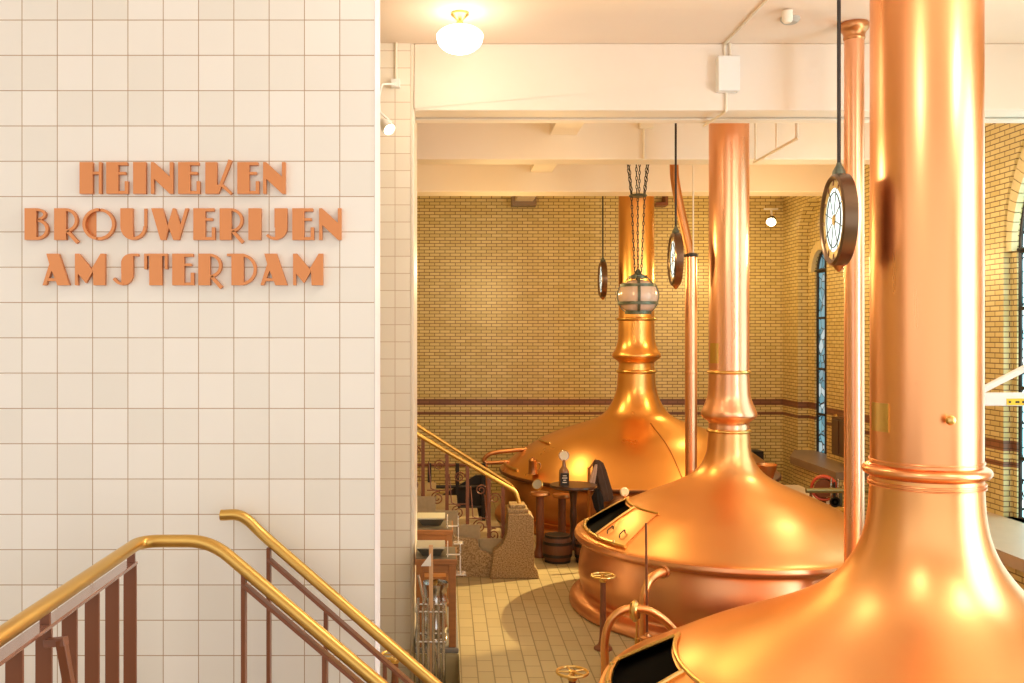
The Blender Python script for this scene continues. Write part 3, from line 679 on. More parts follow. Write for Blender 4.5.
# ------------------------------------------------------------ free-standing copper pipes
px_, py_ = 3.70, 8.68
pp = thing('copper_pipe', (px_,py_,0), 'tall straight copper pipe with a flared cap, just left of the widest chimney', 'pipe')
MB().tube([(px_,py_,0),(px_,py_,5.70)], .086, 32).build('pipe_shaft', M['cu_pipe'], pp)
MB().lathe(catmull([(.086,5.66),(.095,5.68),(.092,5.70),(.10,5.73),(.125,5.765),(.13,5.80),(.12,5.819)],4), (px_,py_,0), 32).build('pipe_cap', M['cu_dark'], pp)
p0 = P(691,255,13.0)
pp = thing('copper_pipe', (p0.x,13.0,0), 'slender copper pipe with a dark top rim, standing between the two far kettles', 'pipe')
MB().tube([(p0.x,13.0,0),(p0.x,13.0,p0.z)], .079, 24).build('pipe_shaft', M['cu_pipe'], pp)
MB().lathe([(.08,-.03),(.098,-.02),(.098,.01),(.03,.03),(.0005,.032)], p0, 24).build('pipe_rim', M['iron'], pp)
zz = P(0,372,13).z; MB().lathe([(.078,zz-.03),(.086,zz),(.078,zz+.03)], (p0.x,13.0,0), 24).build('joint_ring', M['cu_pipe'], pp)
MB().tube([(p0.x+.03,13.0,p0.z),(p0.x+.03,13.0,CEIL)], .011, 8).build('rod', M['conduit'], pp)
q0 = [P(672,100,13.3), P(674,163,13.3), P(675,180,13.3), P(680,208,13.3), P(686,235,13.3), P(691,262,13.28), P(692,300,13.28), P(692,340,13.28)]
o = MB().tube(catmull(q0, 6), .062, 16).build('copper_pipe', M['cu_dark']); tag(o, 'bent reddish pipe coming down from the ceiling behind the middle dial', 'pipe')
# arched pipe with flange near the front
ap = thing('arched_pipe', (1.4,8.4,0), 'arched copper pipe with a brass flange standing on the floor before the middle kettle', 'pipe')
Y_ = 8.42
MB().tube(catmull([Vector((P(605,661,Y_).x,Y_,0)),Vector((P(605,661,Y_).x,Y_,.1)),P(605,640,Y_),P(610,622,Y_),P(620,612,Y_),P(632,608.5,Y_),P(648,610.5,Y_),P(660,617,Y_),P(670,626,Y_),P(680,640,Y_),P(686,662,Y_),P(688,700,Y_)],6), .037, 16).build('pipe_shaft', M['cu'], ap)
rot = Vector((1,-.45,.05)).to_track_quat('Z','Y').to_matrix().to_4x4()
MB().lathe([(.0005,-.035),(.07,-.035),(.08,-.02),(.095,-.01),(.095,.012),(.08,.018),(.07,.035),(.0005,.035)], P(635,611,Y_), 24, rot).build('flange', M['brass'], ap)
MB().tube([P(637,618,Y_-.02),P(637,640,Y_-.02)], .012, 10).build('drain_stem', M['brass'], ap)
MB().tube([P(637,638,Y_-.02),P(638,652,Y_-.02)], [.022,.03], 10).build('drain_valve', M['brass'], ap)
ap = thing('outlet_pipe', (1.85,8.7,0), 'thick copper outlet pipe bending down from the side of the middle kettle', 'pipe')
MB().tube(catmull([P(664,572,9.05),P(658,574,8.95),P(650,580,8.85),P(645,592,8.80),P(643.5,610,8.80),P(643.5,630,8.8),Vector((P(643.5,0,8.8).x,8.8,.1)),Vector((P(643.5,0,8.8).x,8.8,0))],6), .042, 16).build('pipe_shaft', M['cu'], ap)
rot = (P(660,573,9.0)-P(666,571,9.1)).normalized().to_track_quat('Z','Y').to_matrix().to_4x4()
MB().lathe([(.042,-.02),(.06,-.02),(.06,.02),(.042,.02)], P(663,572,9.05), 20, rot).build('flange', M['cu_dark'], ap)
# tall thin spindle with disc
sd = thing('valve_spindle', (1.79,8.5,0), 'tall thin dark rod rising from a small copper disc before the middle kettle', 'valve')
MB().tube([P(646,523,8.5),P(647,632,8.5)], .0105, 10).build('rod', M['brown'], sd)
MB().lathe([(.045,.0),(.045,.26),(.03,.29),(.065,.30),(.068,.315),(.065,.325),(.03,.335),(.018,.36),(.0005,.362)], (P(647.5,0,8.5).x,8.5,0), 24).build('valve_body', M['cu_dark'], sd)

# hand wheels on stands
def wheel_stand(x, y, h, lab, r=.112):
    root = thing('valve_stand', (x,y,0), lab, 'valve stand', 'hand wheels on iron stands')
    MB().lathe(catmull([(.088,0),(.085,.02),(.05,.05),(.036,.12),(.030,.3),(.026,h-.05)],4), (x,y,0), 20).build('stand', M['brown'], root)
    MB().lathe([(.03,h-.06),(.036,h-.05),(.036,h-.035),(.016,h-.025),(.014,h+.012),(.0005,h+.016)], (x,y,0), 16).build('spindle', M['brass'], root)
    m_ = MB(); m_.tube([(x+r*cos(2*pi*q/36),y+r*sin(2*pi*q/36),h) for q in range(36)], .0105, 8, closed=True)
    for q in range(5):
        a = 2*pi*q/5+.5; m_.tube([(x+.01*cos(a),y+.01*sin(a),h),(x+r*cos(a),y+r*sin(a),h)], .007, 6)
    m_.lathe([(.0005,h-.014),(.024,h-.012),(.024,h+.010),(.0005,h+.014)], (x,y,0), 14)
    m_.build('hand_wheel', M['brass'], root)
wheel_stand(1.51, 9.17, .70, 'hand wheel stand on the tiled floor in front of the middle kettle, seen full height')
wheel_stand(.925, 6.98, .55, 'brass hand wheel at the bottom edge, left of the nearest kettle')
wheel_stand(P(395,0,7.25).x, 7.25, .585, 'hand wheel stand seen past the brass rails in front of the tiled pier', .10)

# ------------------------------------------------------------ stone stair at the left
st = thing('stone_stair', (.2,12.3,0), 'pale stone stair rising to the left with a granite side wall and end block', 'stairs')
YS = 11.98
o = MB()
for q in range(9):
    zt = .285+.175*q; xr = 1.0-.28*q
    if xr-.28 < -2.4: break
    o.box((xr-.28-.02,YS,max(0,zt-.5)),(xr,YS+1.15,zt))
o.build('steps', M['stone'], st, smooth=False, bevel=.006)
o = MB()
poly = [(-2.4,0),(1.0,0),(1.0,.30),(.74,.30),(.60,.30),(.32,.37),(.05,.50),(-2.4,2.05-.35)]
poly = [(-2.4,0),(.80,0),(.80,.42),(.72,.30),(.62,.27),(.50,.30),(.42,.42),(.22,.50),(-.1,.66),(-2.4,2.1)]
poly = [(-2.4,0),(.80,0),(.80,.30),(.58,.27),(.44,.34),(.40,.46),(.12,.50),(.06,.62),(-.16,.64),(-2.4,2.0)]
o.prism(poly, lambda p: (p[0],YS-.09,p[1]), lambda p: (p[0],YS+.001,p[1]))
o.build('side_wall', M['granite'], st, smooth=False, bevel=.008)
o = MB()
poly = [(.55,0),(1.16,0),(1.14,.10),(1.10,.16),(1.09,.76),(1.04,.80),(.78,.80),(.76,.55),(.70,.42),(.60,.34)]
o.prism(poly, lambda p: (p[0],YS-.18,p[1]), lambda p: (p[0],YS+.20,p[1]))
o.box((.77,YS-.15,.80),(1.03,YS+.17,.855)); o.box((.80,YS-.12,.855),(1.0,YS+.14,.90))
o.build('end_block', M['granite'], st, smooth=False, bevel=.012)
rl = thing('stair_railing', (.3,YS,.3), 'far brass double handrail with brown scrolled ironwork climbing the stone stair', 'railing')
Yn = YS+.02
for nm, ax_, by_, Yr in (('near', (380,413), (516,491.5), Yn), ('far', (380,402), (512,485.5), Yn+.42)):
    a = P(ax_[0],ax_[1],Yr); b = P(by_[0],by_[1],Yr)
    e_ = P(520.5,505.5,Yr) if nm == 'near' else P(516,494,Yr)
    MB().tube(bent([a,b,e_+Vector((.0,-.02 if nm == 'near' else -.3,-.03 if nm == 'near' else 0))], .06, 6), .0265 if nm == 'near' else .022, 12).build('handrail', M['brass_rail'], rl)
def nz(x):   # height of near rail at x
    a = P(380,413,Yn); b = P(515,492.5,Yn); return a.z+(b.z-a.z)*(x-a.x)/(b.x-a.x)
for px in (423,447,467.5,489,503):
    x = P(px,0,Yn).x; base = .285+.175*max(0,math.floor((1.0-x)/.28)); base = max(base-.05, .3)
    MB().box((x-.022,Yn-.01,base),(x+.022,Yn+.012,nz(x)-.015)).build('post', M['brown'], rl, smooth=False)
    m_ = MB(); sc = []
    for q in range(34):
        t = q/33*3.6*pi; r = .085*(1-q/42); sc.append((x-.12+r*cos(t+1.2), Yn, base+.20+r*sin(t+1.2)))
    m_.tube(sc, .0085, 6)
    m_.tube([sc[0],(x-.20,Yn,base+.32),(x-.23,Yn,nz(x-.23)-.25)], .0085, 6); m_.tube([(x-.25,Yn,base+.30),(x,Yn,base+.30)], .008, 6)
    sc = [(x-.10+.07*(1-q/40)*cos(q*.34), Yn, nz(x)-.16+.07*(1-q/40)*sin(q*.34)) for q in range(30)]
    m_.tube(sc, .008, 6); m_.build('scroll', M['brown'], rl)
# dark guard rail further back, and copper loop
gr = thing('guard_rail', (.1,15.5,0), 'dark iron guard rail behind the stone stair', 'railing')
for zz in (.90,.55,.22): MB().tube([(-.9,15.5,zz),(.66,15.5,zz)], .028, 8).build('bar', M['brown'] if zz > .8 else M['iron'], gr)
for x in (-.75,-.25,.2,.62): MB().box((x-.03,15.47,0),(x+.03,15.53,.93)).build('post', M['iron'], gr, smooth=False)
MB().prism([(-.2,.05),(.62,.05),(.62,.72),(.50,.72),(-.2,.30)], lambda p: (p[0],15.6,p[1]), lambda p: (p[0],15.66,p[1])).build('stair_plate', M['iron'], gr, smooth=False)
cl = [P(486,463,15.9),P(484,460,15.9),P(488,455,15.9),P(498,452,15.9),P(530,449,15.9),P(541,449,15.9),P(548,455,15.9)]
o = MB().tube(catmull(cl,5), .035, 10).tube([P(484,463,15.9),P(520,461,15.9)], .03, 10).tube([P(486,463,15.9),Vector((P(486,0,15.9).x,15.9,0))], .03, 10).build('looped_pipe', M['cu_dark'])
tag(o, 'looped copper pipe left of the farthest kettle above the stair', 'pipe')

# ------------------------------------------------------------ counters, trays and gear by the pier
o = MB().box((-.29,9.04,0.001),(.13,11.75,.05)).build('floor_mat', M['grey'], smooth=False, bevel=.01); tag(o, 'grey raised mat under the wooden counters beside the pier', 'mat')
def counter(y0, y1, x0, x1, top, lab, ys=None):
    r = thing('wooden_counter', ((x0+x1)/2,(y0+y1)/2,.05), lab, 'counter', 'wooden counters by the pier')
    MB().box((x0,y0,top-.05),(x1,y1,top)).build('counter_top', M['wood'], r, smooth=False, bevel=.006)
    MB().box((x0+.02,y0+.02,top-.13),(x1-.02,y1-.02,top-.05)).build('apron', M['wood'], r, smooth=False)
    for lx in (x0+.045, x1-.045):
        for ly in (y0+.045, y1-.045): MB().box((lx-.034,ly-.034,.05),(lx+.034,ly+.034,top-.05)).build('leg', M['wood'], r, smooth=False, bevel=.004)
    MB().box((x0+.02,ys or y0+.05,.33),(x1-.02,y1-.05,.36)).build('shelf', M['wood'], r, smooth=False)
    MB().box((x0+.01,y0+.03,top),(x1-.012,y1-.02,top+.004)).build('worktop', M['worktop'], r, smooth=False)
    return r
counter(9.05, 9.62, -.285, .115, .88, 'near wooden counter with a steel keg under its front edge', 9.44)
counter(10.42, 10.98, -.60, .088, .88, 'far wooden counter nearer the stone stair')
def tray(px0, px1, Y, lab):
    r = thing('serving_tray', (0,0,.88), lab, 'tray', 'trays on the counters')
    x0 = P(px0,0,Y).x; x1 = P(px1,0,Y).x; m_ = MB(); d_ = .30; z0 = .8845; h_ = .075
    m_.add([(x0+.05,Y+.05,z0),(x1-.04,Y+.05,z0),(x1-.04,Y+d_-.05,z0),(x0+.05,Y+d_-.05,z0),(x0,Y,z0+h_),(x1,Y,z0+h_),(x1,Y+d_,z0+h_),(x0,Y+d_,z0+h_)],
           [(0,3,2,1),(0,1,5,4),(1,2,6,5),(2,3,7,6),(3,0,4,7),(4,5,6,7)])
    m_.build('tray_body', M['trayd'], r, smooth=False)
    MB().box((x0-.01,Y-.01,z0+h_),(x1+.01,Y+d_+.01,z0+h_+.02)).build('tray_rim', M['tray'], r, smooth=False, bevel=.006)
tray(417.5, 444, 10.62, 'pale-rimmed dark tray on the far wooden counter')
tray(417, 444, 9.15, 'pale-rimmed dark tray on the near wooden counter')
for Y_, lab in ((10.5,'small clear stand on the edge of the far counter'),(9.14,'small clear stand on the edge of the near counter')):
    r = thing('acrylic_stand', (.05,Y_,.88), lab, 'display stand', 'clear stands on the counters')
    MB().box((.022,Y_-.004,.885),(.030,Y_+.10,1.02)).box((.012,Y_-.004,.905),(.14,Y_+.01,.915)).build('arm', M['conduit'], r, smooth=False)
    MB().box((.14,Y_-.003,.72),(.152,Y_+.12,1.0)).box((.09,Y_-.003,.715),(.20,Y_+.12,.724)).build('clear_panel', M['clear'], r, smooth=False)
    MB().box((.142,Y_-.006,.72),(.150,Y_-.002,.90)).box((.10,Y_-.006,.712),(.20,Y_-.002,.72)).build('bright_edge', M['conduit'], r, smooth=False)
kg = thing('steel_keg', (-.10,9.24,.05), 'stainless steel beer keg standing under the front of the near counter', 'keg')
MB().lathe([(.11,.05),(.13,.055),(.13,.10),(.118,.11),(.118,.17),(.13,.19),(.13,.21),(.118,.23),(.118,.42),(.13,.44),(.13,.46),(.118,.48),(.118,.56),(.13,.58),(.13,.62),(.122,.62),(.118,.58),(.05,.60),(.03,.61),(.0005,.61)], (-.10,9.24,0), 36).build('keg_body', M['steel'], kg)
MB().lathe([(.03,.605),(.03,.64),(.02,.65),(.0005,.65)], (-.10,9.24,0), 16).build('keg_valve', M['brass'], kg)
rk = thing('steel_rack', (-.12,8.4,-.6), 'upright steel tube rack in front of the keg beside the pier', 'rack')
xs_ = [-.235,-.19,-.145,-.10,-.055,-.015]
for j, x in enumerate(xs_):
    for yy in (8.32, 8.55):
        MB().tube([(x,yy,-.6),(x,yy,.66-.03*(j % 2))], .0125, 10).build('upright', M['steel'], rk)
for zz in (.34, .60):
    m_ = MB()
    for yy in (8.32,8.55): m_.tube([(-.25,yy,zz),(.0,yy,zz)], .010, 8)
    m_.tube([(-.25,8.32,zz),(-.25,8.55,zz)], .010, 8); m_.tube([(0,8.32,zz),(0,8.55,zz)], .010, 8)
    m_.build('cross_tube', M['steel'], rk)
pd = thing('wooden_paddle', (P(431,0,8.44).x,8.44,-.6), 'pale wooden pole with a white pointed pennant leaning in the steel rack', 'pole')
x = P(431,0,8.44).x
MB().bar((x,8.44,-.6),(x,8.44,P(0,545,8.44).z),.036,.02,(1,0,0)).build('shaft', M['wood_light'], pd, smooth=False, bevel=.003)
MB().prism([(P(a_,b_,8.43).x,P(a_,b_,8.43).z) for a_,b_ in ((431,553),(421,566),(431,566))], lambda p: (p[0],8.422,p[1]), lambda p: (p[0],8.428,p[1])).build('pennant', M['white'], pd, smooth=False)
o = MB().tube([P(418.5,575,8.7),P(446,700,8.62)], .013, 8).build('steel_rod', M['steel']); tag(o, 'slanting steel rod leaning across the rack by the pier', 'rod')

# ------------------------------------------------------------ pub table, barrels and what stands there
tx, ty_ = 1.765, 13.2
tb = thing('pub_table', (tx,ty_,0), 'round dark wooden pub table on a turned column before the farthest kettle', 'table')
MB().lathe([(.0005,.90),(.30,.90),(.325,.92),(.32,.945),(.0005,.945)], (tx,ty_,0), 40).build('tabletop', M['wood_dark'], tb)
MB().lathe(catmull([(.13,.90),(.07,.86),(.05,.78),(.04,.65),(.05,.5),(.04,.35),(.06,.2),(.08,.1),(.06,.05)],3), (tx,ty_,0), 20).build('column', M['wood_dark'], tb)
for q in range(4):
    a = pi/4+q*pi/2; MB().tube(catmull([(tx+.05*cos(a),ty_+.05*sin(a),.12),(tx+.15*cos(a),ty_+.15*sin(a),.09),(tx+.28*cos(a),ty_+.28*sin(a),.022)],4), .022, 8).build('foot', M['wood_dark'], tb)
def barrel(x, y, r, h, lab):
    b = thing('barrel', (x,y,0), lab, 'barrel', 'small dark barrels under the pub table')
    pr_ = [(r*.80,0)]+[(r*(.80+.20*sin(pi*q/10)), h*q/10) for q in range(1,10)]+[(r*.80,h),(r*.72,h),(r*.72,h-.02),(.0005,h-.02)]
    MB().lathe([(.0005,0)]+pr_, (x,y,0), 28).build('staves', M['stave'], b)
    for f in (.06,.28,.72,.94):
        rr = r*(.80+.20*sin(pi*f))+.004; zz = h*f
        MB().lathe([(rr-.006,zz-.02),(rr,zz-.02),(rr,zz+.02),(rr-.006,zz+.02)], (x,y,0), 28).build('hoop', M['iron'], b)
barrel(1.49, 12.72, .20, .36, 'larger dark hooped barrel on the floor under the pub table, on the left')
barrel(1.86, 12.70, .15, .32, 'smaller dark barrel between the larger barrel and the middle kettle')
bt = thing('beer_tap_bottle', (P(564,0,13.1).x,13.1,.945), 'brown bottle with a black label and round badge on its neck, on the pub table', 'bottle')
bx, by2 = P(564,0,13.1).x, 13.1
MB().lathe(catmull([(.0005,.946),(.066,.946),(.07,.97),(.07,1.12),(.06,1.16),(.03,1.21),(.022,1.27),(.022,1.30)],3), (bx,by2,0), 24).build('bottle_body', M['bottle'], bt)
MB().box((bx-.058,by2-.078,.955),(bx+.058,by2-.066,1.125)).build('bottle_label', M['label'], bt, smooth=False)
m_ = MB()
for q, (z, w_) in enumerate(((1.09,.05),(1.06,.07),(1.03,.04),(1.0,.06))): m_.box((bx-w_/2,by2-.080,z-.006),(bx+w_/2,by2-.0779,z+.006))
m_.build('label_print', M['ink'], bt, smooth=False)
rot = Vector((0,-1,0)).to_track_quat('Z','Y').to_matrix().to_4x4()
MB().lathe([(.0005,-.015),(.07,-.015),(.074,.0),(.07,.012),(.0005,.008)], (bx,by2,1.355), 28, rot).build('round_badge', M['steel'], bt)
MB().lathe([(.0005,.014),(.058,.014),(.058,.010)], (bx,by2,1.355), 28, rot).build('badge_face', M['dial'], bt)
# post with draped coat
cp = thing('copper_post', (P(589,0,13.62).x,13.62,0), 'thin copper post behind the pub table holding a draped coat', 'post')
xp = P(589,0,13.62).x
MB().tube([(xp,13.62,0),(xp,13.62,1.12)], .022, 12).build('shaft', M['cu_far'], cp)
MB().tube([(xp,13.62,1.10),(xp+.10,13.62,1.24)], .014, 8).build('hook', M['cu_dark'], cp)
xc = P(599,0,13.6).x
coat = thing('draped_coat', (xc,13.6,.75), 'dark brown coat with a pale lining draped over the copper post', 'coat')
def drape(x, y, secs, folds, seed):
    m_ = MB(); n__ = 36; vs = []; rnd = random.Random(seed); ph = rnd.random()*6
    for (dx, z, rx_, ry_) in secs:
        for q in range(n__):
            a = 2*pi*q/n__; w_ = 1+folds*sin(5*a+ph+z*3)*.5+folds*.5*sin(9*a+z*7)
            vs.append((x+dx+rx_*w_*cos(a), y+ry_*w_*sin(a), z))
    fs = [(i*n__+q, i*n__+(q+1)%n__, (i+1)*n__+(q+1)%n__, (i+1)*n__+q) for i in range(len(secs)-1) for q in range(n__)]
    fs += [tuple(range(n__))[::-1], tuple((len(secs)-1)*n__+q for q in range(n__))]
    return m_.add(vs, fs)
z = lambda py: P(0,py,13.6).z
drape(xc, 13.6, [(-.03,z(460),.03,.02),(-.01,z(463),.07,.04),(.01,z(470),.09,.05),(.03,z(480),.10,.06),(.06,z(490),.11,.06),(.07,z(498),.11,.06),(.06,z(501),.08,.05)], .28, 3).build('coat_cloth', M['cloth'], coat)
drape(xc-.10, 13.54, [(.05,z(464),.015,.01),(.02,z(472),.035,.02),(-.01,z(482),.04,.02),(-.02,z(490),.03,.015)], .2, 5).build('coat_lining', M['lining'], coat)
drape(xc-.03, 13.52, [(.0,z(488),.02,.02),(.0,z(496),.07,.03),(.02,z(506),.06,.03),(.04,z(514),.03,.02)], .3, 9).build('sleeve', principled('black_cloth', (.02,.015,.013), .9), coat)

# valve pedestals and gauge before the far kettle
def pedestal(px, top_py, Y, lab, r=.055):
    x = P(px,0,Y).x; zt = P(0,top_py,Y).z
    root = thing('valve_pedestal', (x,Y,0), lab, 'valve', 'brown valve pedestals before the far kettle')
    MB().lathe(catmull([(r*1.9,0),(r*1.8,.04),(r*1.1,.12),(r,.3),(r,zt-.06)],3), (x,Y,0), 18).build('stand', M['brown'], root)
    MB().lathe([(.0005,zt-.06),(.13,zt-.06),(.14,zt-.04),(.13,zt-.015),(.05,zt),(.0005,zt)], (x,Y,0), 24).build('flat_top', M['cu_dark'], root)
pedestal(540, 491, 13.0, 'brown valve pedestal with a flat top, just right of the granite end block')
pedestal(562, 493, 13.75, 'brown valve pedestal with a flat top, half hidden by the pub table')
g = thing('round_gauge', P(537,492,13.0)-Vector((0,0,.02)), 'tilted brass gauge with a pale dial above the valve pedestal', 'gauge', )
rot = Vector((-.45,-.8,.35)).normalized().to_track_quat('Z','Y').to_matrix().to_4x4(); gc = P(537.5,484.5,13.0)
MB().lathe([(.0005,-.02),(.075,-.02),(.078,.0),(.07,.012),(.064,.006),(.0005,.006)], gc, 24, rot).build('gauge_case', M['brass'], g)
MB().lathe([(.0005,.010),(.063,.010)], gc, 24, rot).build('dial_face', M['dial'], g, fixn=False)
MB().tube([gc-Vector((0,-.01,.04)),P(538,493,13.0)], .012, 8).build('stem', M['brass'], g)
# gauge behind the middle kettle
gp = thing('round_gauge', (2.3,12.35,0), 'pale round gauge on a post peeking over the open hatch of the middle kettle', 'gauge')
gc = P(624.5,492,12.35)
MB().tube([(gc.x,12.35,0),(gc.x,12.35,gc.z-.03)], .02, 10).build('post', M['cu_dark'], gp)
rot = Vector((.25,-1,.1)).normalized().to_track_quat('Z','Y').to_matrix().to_4x4()
MB().lathe([(.0005,-.03),(.05,-.03),(.056,-.02),(.056,.01),(.05,.015),(.0005,.012)], gc, 24, rot).build('gauge_case', M['dial'], gp)
# lidded mug on the ledge of the far kettle
mx, my = 1.335, 14.62
mz = .886
mg = thing('lidded_mug', (mx,my,mz), 'lidded copper mug standing on the rim of the farthest kettle', 'mug')
MB().lathe([(.0005,mz),(.07,mz),(.066,mz+.02),(.060,mz+.19),(.066,mz+.20),(.05,mz+.225),(.015,mz+.24),(.012,mz+.26),(.0005,mz+.262)], (mx,my,0), 24).build('mug_body', M['cu_dark'], mg)
MB().tube(catmull([(mx+.06,my,mz+.17),(mx+.11,my,mz+.16),(mx+.115,my,mz+.09),(mx+.062,my,mz+.04)],4), .010, 8).build('handle', M['cu_dark'], mg)

# ------------------------------------------------------------ right side gear
cb = thing('wall_cabinet', (6.3,15.4,1.1), 'dark brown wooden cabinet on the right wall beside the far window', 'cabinet')
MB().box((6.17,14.70,1.10),(6.399,15.32,1.70)).build('cabinet_body', M['wood_dark'], cb, smooth=False, bevel=.006)
MB().box((6.155,14.73,1.14),(6.17,14.99,1.66)).build('door', M['wood_dark'], cb, smooth=False, bevel=.004)
MB().box((6.155,15.03,1.14),(6.17,15.29,1.66)).build('door', M['wood_dark'], cb, smooth=False, bevel=.004)
rot = Vector((-1,0,0)).to_track_quat('Z','Y').to_matrix().to_4x4()
o = MB().lathe([(.0005,.0),(.05,0),(.045,.03),(.0005,.035)], (6.399,15.7,1.66), 16, rot).build('wall_socket', M['brass']); tag(o, 'small round brass fitting on the right wall beside the cabinet', 'fitting')
# brass guard rail and hose reel
hr = thing('brass_guard_rail', (5.7,13.2,0), 'dull brass guard rail between the middle kettle and the right wall', 'railing')
a = P(806,490.5,13.2); b = P(868,490.5,13.2)
MB().tube([a,b], .035, 12).build('rail', principled('dull_brass', (.34,.28,.12), .4, .7), hr)
for t in (.08,.92): q_ = a+(b-a)*t; MB().tube([(q_.x,q_.y,0),(q_.x,q_.y,q_.z)], .022, 8).build('post', M['brown'], hr)
rc = P(824,488,13.9)
rl = thing('hose_reel', (rc.x,13.9,0), 'red hose reel behind the brass guard rail below the cabinet', 'hose reel')
m_ = MB()
rot = Vector((-.5,-1,0)).normalized(); u_ = Vector((0,0,1)); v_ = rot.cross(u_)
for j in range(4): m_.tube([rc+rot*(.03*j-.05)+(u_*cos(2*pi*q/28)+v_*sin(2*pi*q/28))*(.17-.006*(j % 2)) for q in range(28)], .019, 8, closed=True)
m_.build('hose', M['red'], rl)
MB().tube([rc-rot*.07,rc+rot*.07], .13, 20).build('drum', M['brown'], rl)
MB().box((rc.x-.05,13.95,0),(rc.x+.05,14.0,rc.z)).build('stand', M['brown'], rl, smooth=False)
for q, px in enumerate((831,834.5,838,841)):
    x = P(px,0,13.7).x; zt = P(0,(478,482,479,486)[q],13.7).z
    m_ = MB().lathe([(.0005,.552),(.02,.552),(.02,zt-.1),(.012,zt-.05),(.012,zt),(.0005,zt)], (x,13.7,0), 12)
    o = m_.build('grey_cylinder', [M['steel'],M['iron'],M['steel'],M['bronze']][q]); tag(o, ['leftmost thin grey cylinder beside the red hose reel','black cylinder between the thin grey ones','second grey cylinder, right of the black one','dark green cylinder nearest the tall copper pipe'][q], 'cylinder', 'cylinders beside the hose reel')
am = thing('equipment_box', (5.42,13.65,0), 'amber metal box with a round black emblem below the brass guard rail', 'box')
MB().box((P(829,0,13.55).x,13.55,0),(P(846,0,13.55).x,13.9,.55)).build('box_body', M['amber'], am, smooth=False, bevel=.01)
rot = Vector((0,-1,0)).to_track_quat('Z','Y').to_matrix().to_4x4()
MB().lathe([(.05,0),(.05,.006),(.075,.006),(.075,0)], (P(835,0,13.55).x,13.549,P(0,502,13.55).z), 24, rot).build('emblem', M['iron'], am)
MB().lathe([(.0005,.005),(.02,.005),(.02,0)], (P(835,0,13.55).x,13.549,P(0,502,13.55).z), 16, rot).build('emblem', M['iron'], am)
o = MB(); xa = P(786,0,16.0).x; o.box((5.58,14.6,0),(5.855,15.9,.52)); tag(o.build('lit_bench_block', M['plaster'], smooth=False, bevel=.01), 'low pale block painted as the lit face of the brick bench', 'pale block')  # pale block added for the light on the brick bench face
o = MB().box((P(752,0,17.9).x,17.85,P(0,462,17.9).z),(P(763,0,17.9).x,18.199,P(0,451,17.9).z)).build('wall_box', M['iron'], smooth=False, bevel=.01); tag(o, 'black box on the back wall right of the middle kettle neck', 'box')
v0 = P(766,469,13.9)
vt = thing('copper_vat', (v0.x,13.9,0), 'small open copper vessel behind the shoulder of the middle kettle', 'vessel')
MB().lathe(catmull([(.06,0),(.06,.6),(.08,.85),(.14,1.05),(.15,1.12),(.155,v0.z+.05)],3)+[(.165,v0.z+.06),(.155,v0.z+.07),(.145,v0.z+.05),(.13,1.06),(.0005,.95)], (v0.x,13.9,0), 28).build('vessel_body', M['cu_dark'], vt)
# white boom arm at the right edge
bm_ = thing('boom_arm', (5.1,8.6,.92), 'white metal boom arm with a yellow label, right of the widest chimney', 'boom arm')
Yb = 8.6; x0 = P(975,0,Yb).x
MB().box((x0,Yb,P(0,406,Yb).z),(6.1,Yb+.10,P(0,393,Yb).z)).build('beam', M['white'], bm_, smooth=False, bevel=.012)
MB().bar(P(978,392,Yb+.05),P(1100,330,Yb+.05),.06,.05,(0,1,0)).build('strut', M['white'], bm_, smooth=False, bevel=.006)
MB().box((P(1006.5,0,Yb).x,Yb-.004,P(0,405,Yb).z),(5.75,Yb+.002,P(0,398.5,Yb).z)).build('yellow_label', M['yellow'], bm_, smooth=False)
m_ = MB()
for q in range(9):
    xx = P(1008.5,0,Yb).x+.06*q; m_.box((xx,Yb-.0055,P(0,403,Yb).z),(xx+(.035 if q % 3 else .02),Yb-.0035,P(0,401,Yb).z))
m_.build('label_print', M['label'], bm_, smooth=False)
MB().box((6.0,Yb-.02,.92),(6.12,Yb+.12,3.6)).build('post', M['white'], bm_, smooth=False, bevel=.01)
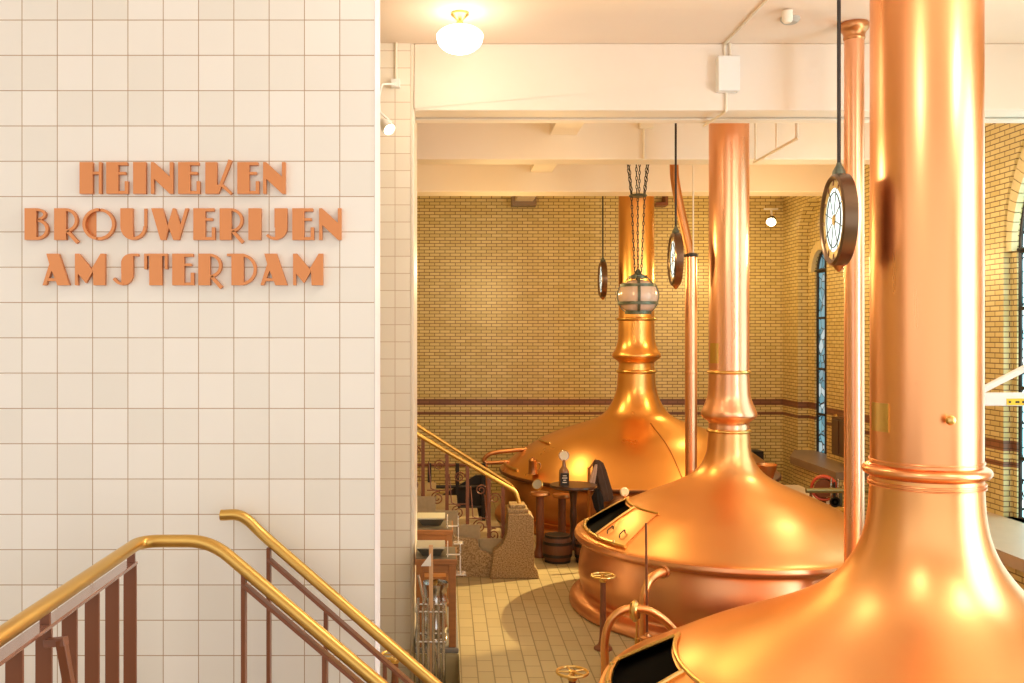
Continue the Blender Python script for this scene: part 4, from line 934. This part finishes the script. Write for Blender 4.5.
# ------------------------------------------------------------ light
def light(kind, loc, energy, col, size=.1, rot=None, **kw):
    d = bpy.data.lights.new('light', kind); d.energy = energy; d.color = col
    if kind in ('POINT','SPOT'): d.shadow_soft_size = size
    if kind == 'AREA': d.shape = 'RECTANGLE'; d.size, d.size_y = size
    for k_, v_ in kw.items(): setattr(d, k_, v_)
    o = bpy.data.objects.new('light', d); COL.objects.link(o); o.location = loc
    if rot is not None: o.rotation_euler = (Vector(rot)-Vector(loc)).to_track_quat('-Z','Y').to_euler()
    return o
W1 = (1,.82,.58); W2 = (1,.69,.29); W3 = (1,.91,.82)
for loc, e, c, r_ in (((.7,14.0,4.0),46,W2,.10),((4.9,14.0,4.0),62,W2,.10),((1.0,15.6,3.9),42,W2,.10),((5.0,16.9,4.1),42,W2,.10),
                  ((1.2,10.9,4.1),40,W2,.10),((5.0,11.0,4.1),44,W1,.10),
                  ((1.4,7.3,4.3),22,W1,.11),((5.0,7.7,4.3),22,W1,.11),((1.2,3.7,5.2),55,W3,.22),((4.7,3.9,5.2),75,W3,.22)):
    light('POINT', loc, e, c, r_)  # fill lights added in the hall, no fittings
light('POINT', (.13,8.4,5.25), 10, W1, .12)
light('SPOT', (5.6,13.6,4.6), 2700, (1,.76,.36), .06, rot=(.3,10.9,0), spot_size=radians(26), spot_blend=.25)
wd = bpy.data.worlds.new('World'); S.world = wd; wd.use_nodes = True
wd.node_tree.nodes['Background'].inputs['Color'].default_value = (1,.955,.91,1)
wd.node_tree.nodes['Background'].inputs['Strength'].default_value = 1.1

# ------------------------------------------------------------ camera
cam = bpy.data.cameras.new('Camera'); co = bpy.data.objects.new('Camera', cam); COL.objects.link(co)
co.location = (0,0,EYE); co.rotation_euler = (pi/2,0,0)
cam.sensor_width = 36; cam.lens = F/1024*36
cam.shift_x = (512-CX)/1024; cam.shift_y = -(341.5-CY)/1024
cam.clip_start = .05; cam.clip_end = 200
S.camera = co
S.view_settings.view_transform = 'Standard'; S.view_settings.look = 'None'
S.view_settings.exposure = .36; S.view_settings.gamma = 1; S.view_settings.use_curve_mapping = False
try: S.cycles.use_denoising = True; S.cycles.max_bounces = 8
except Exception: pass
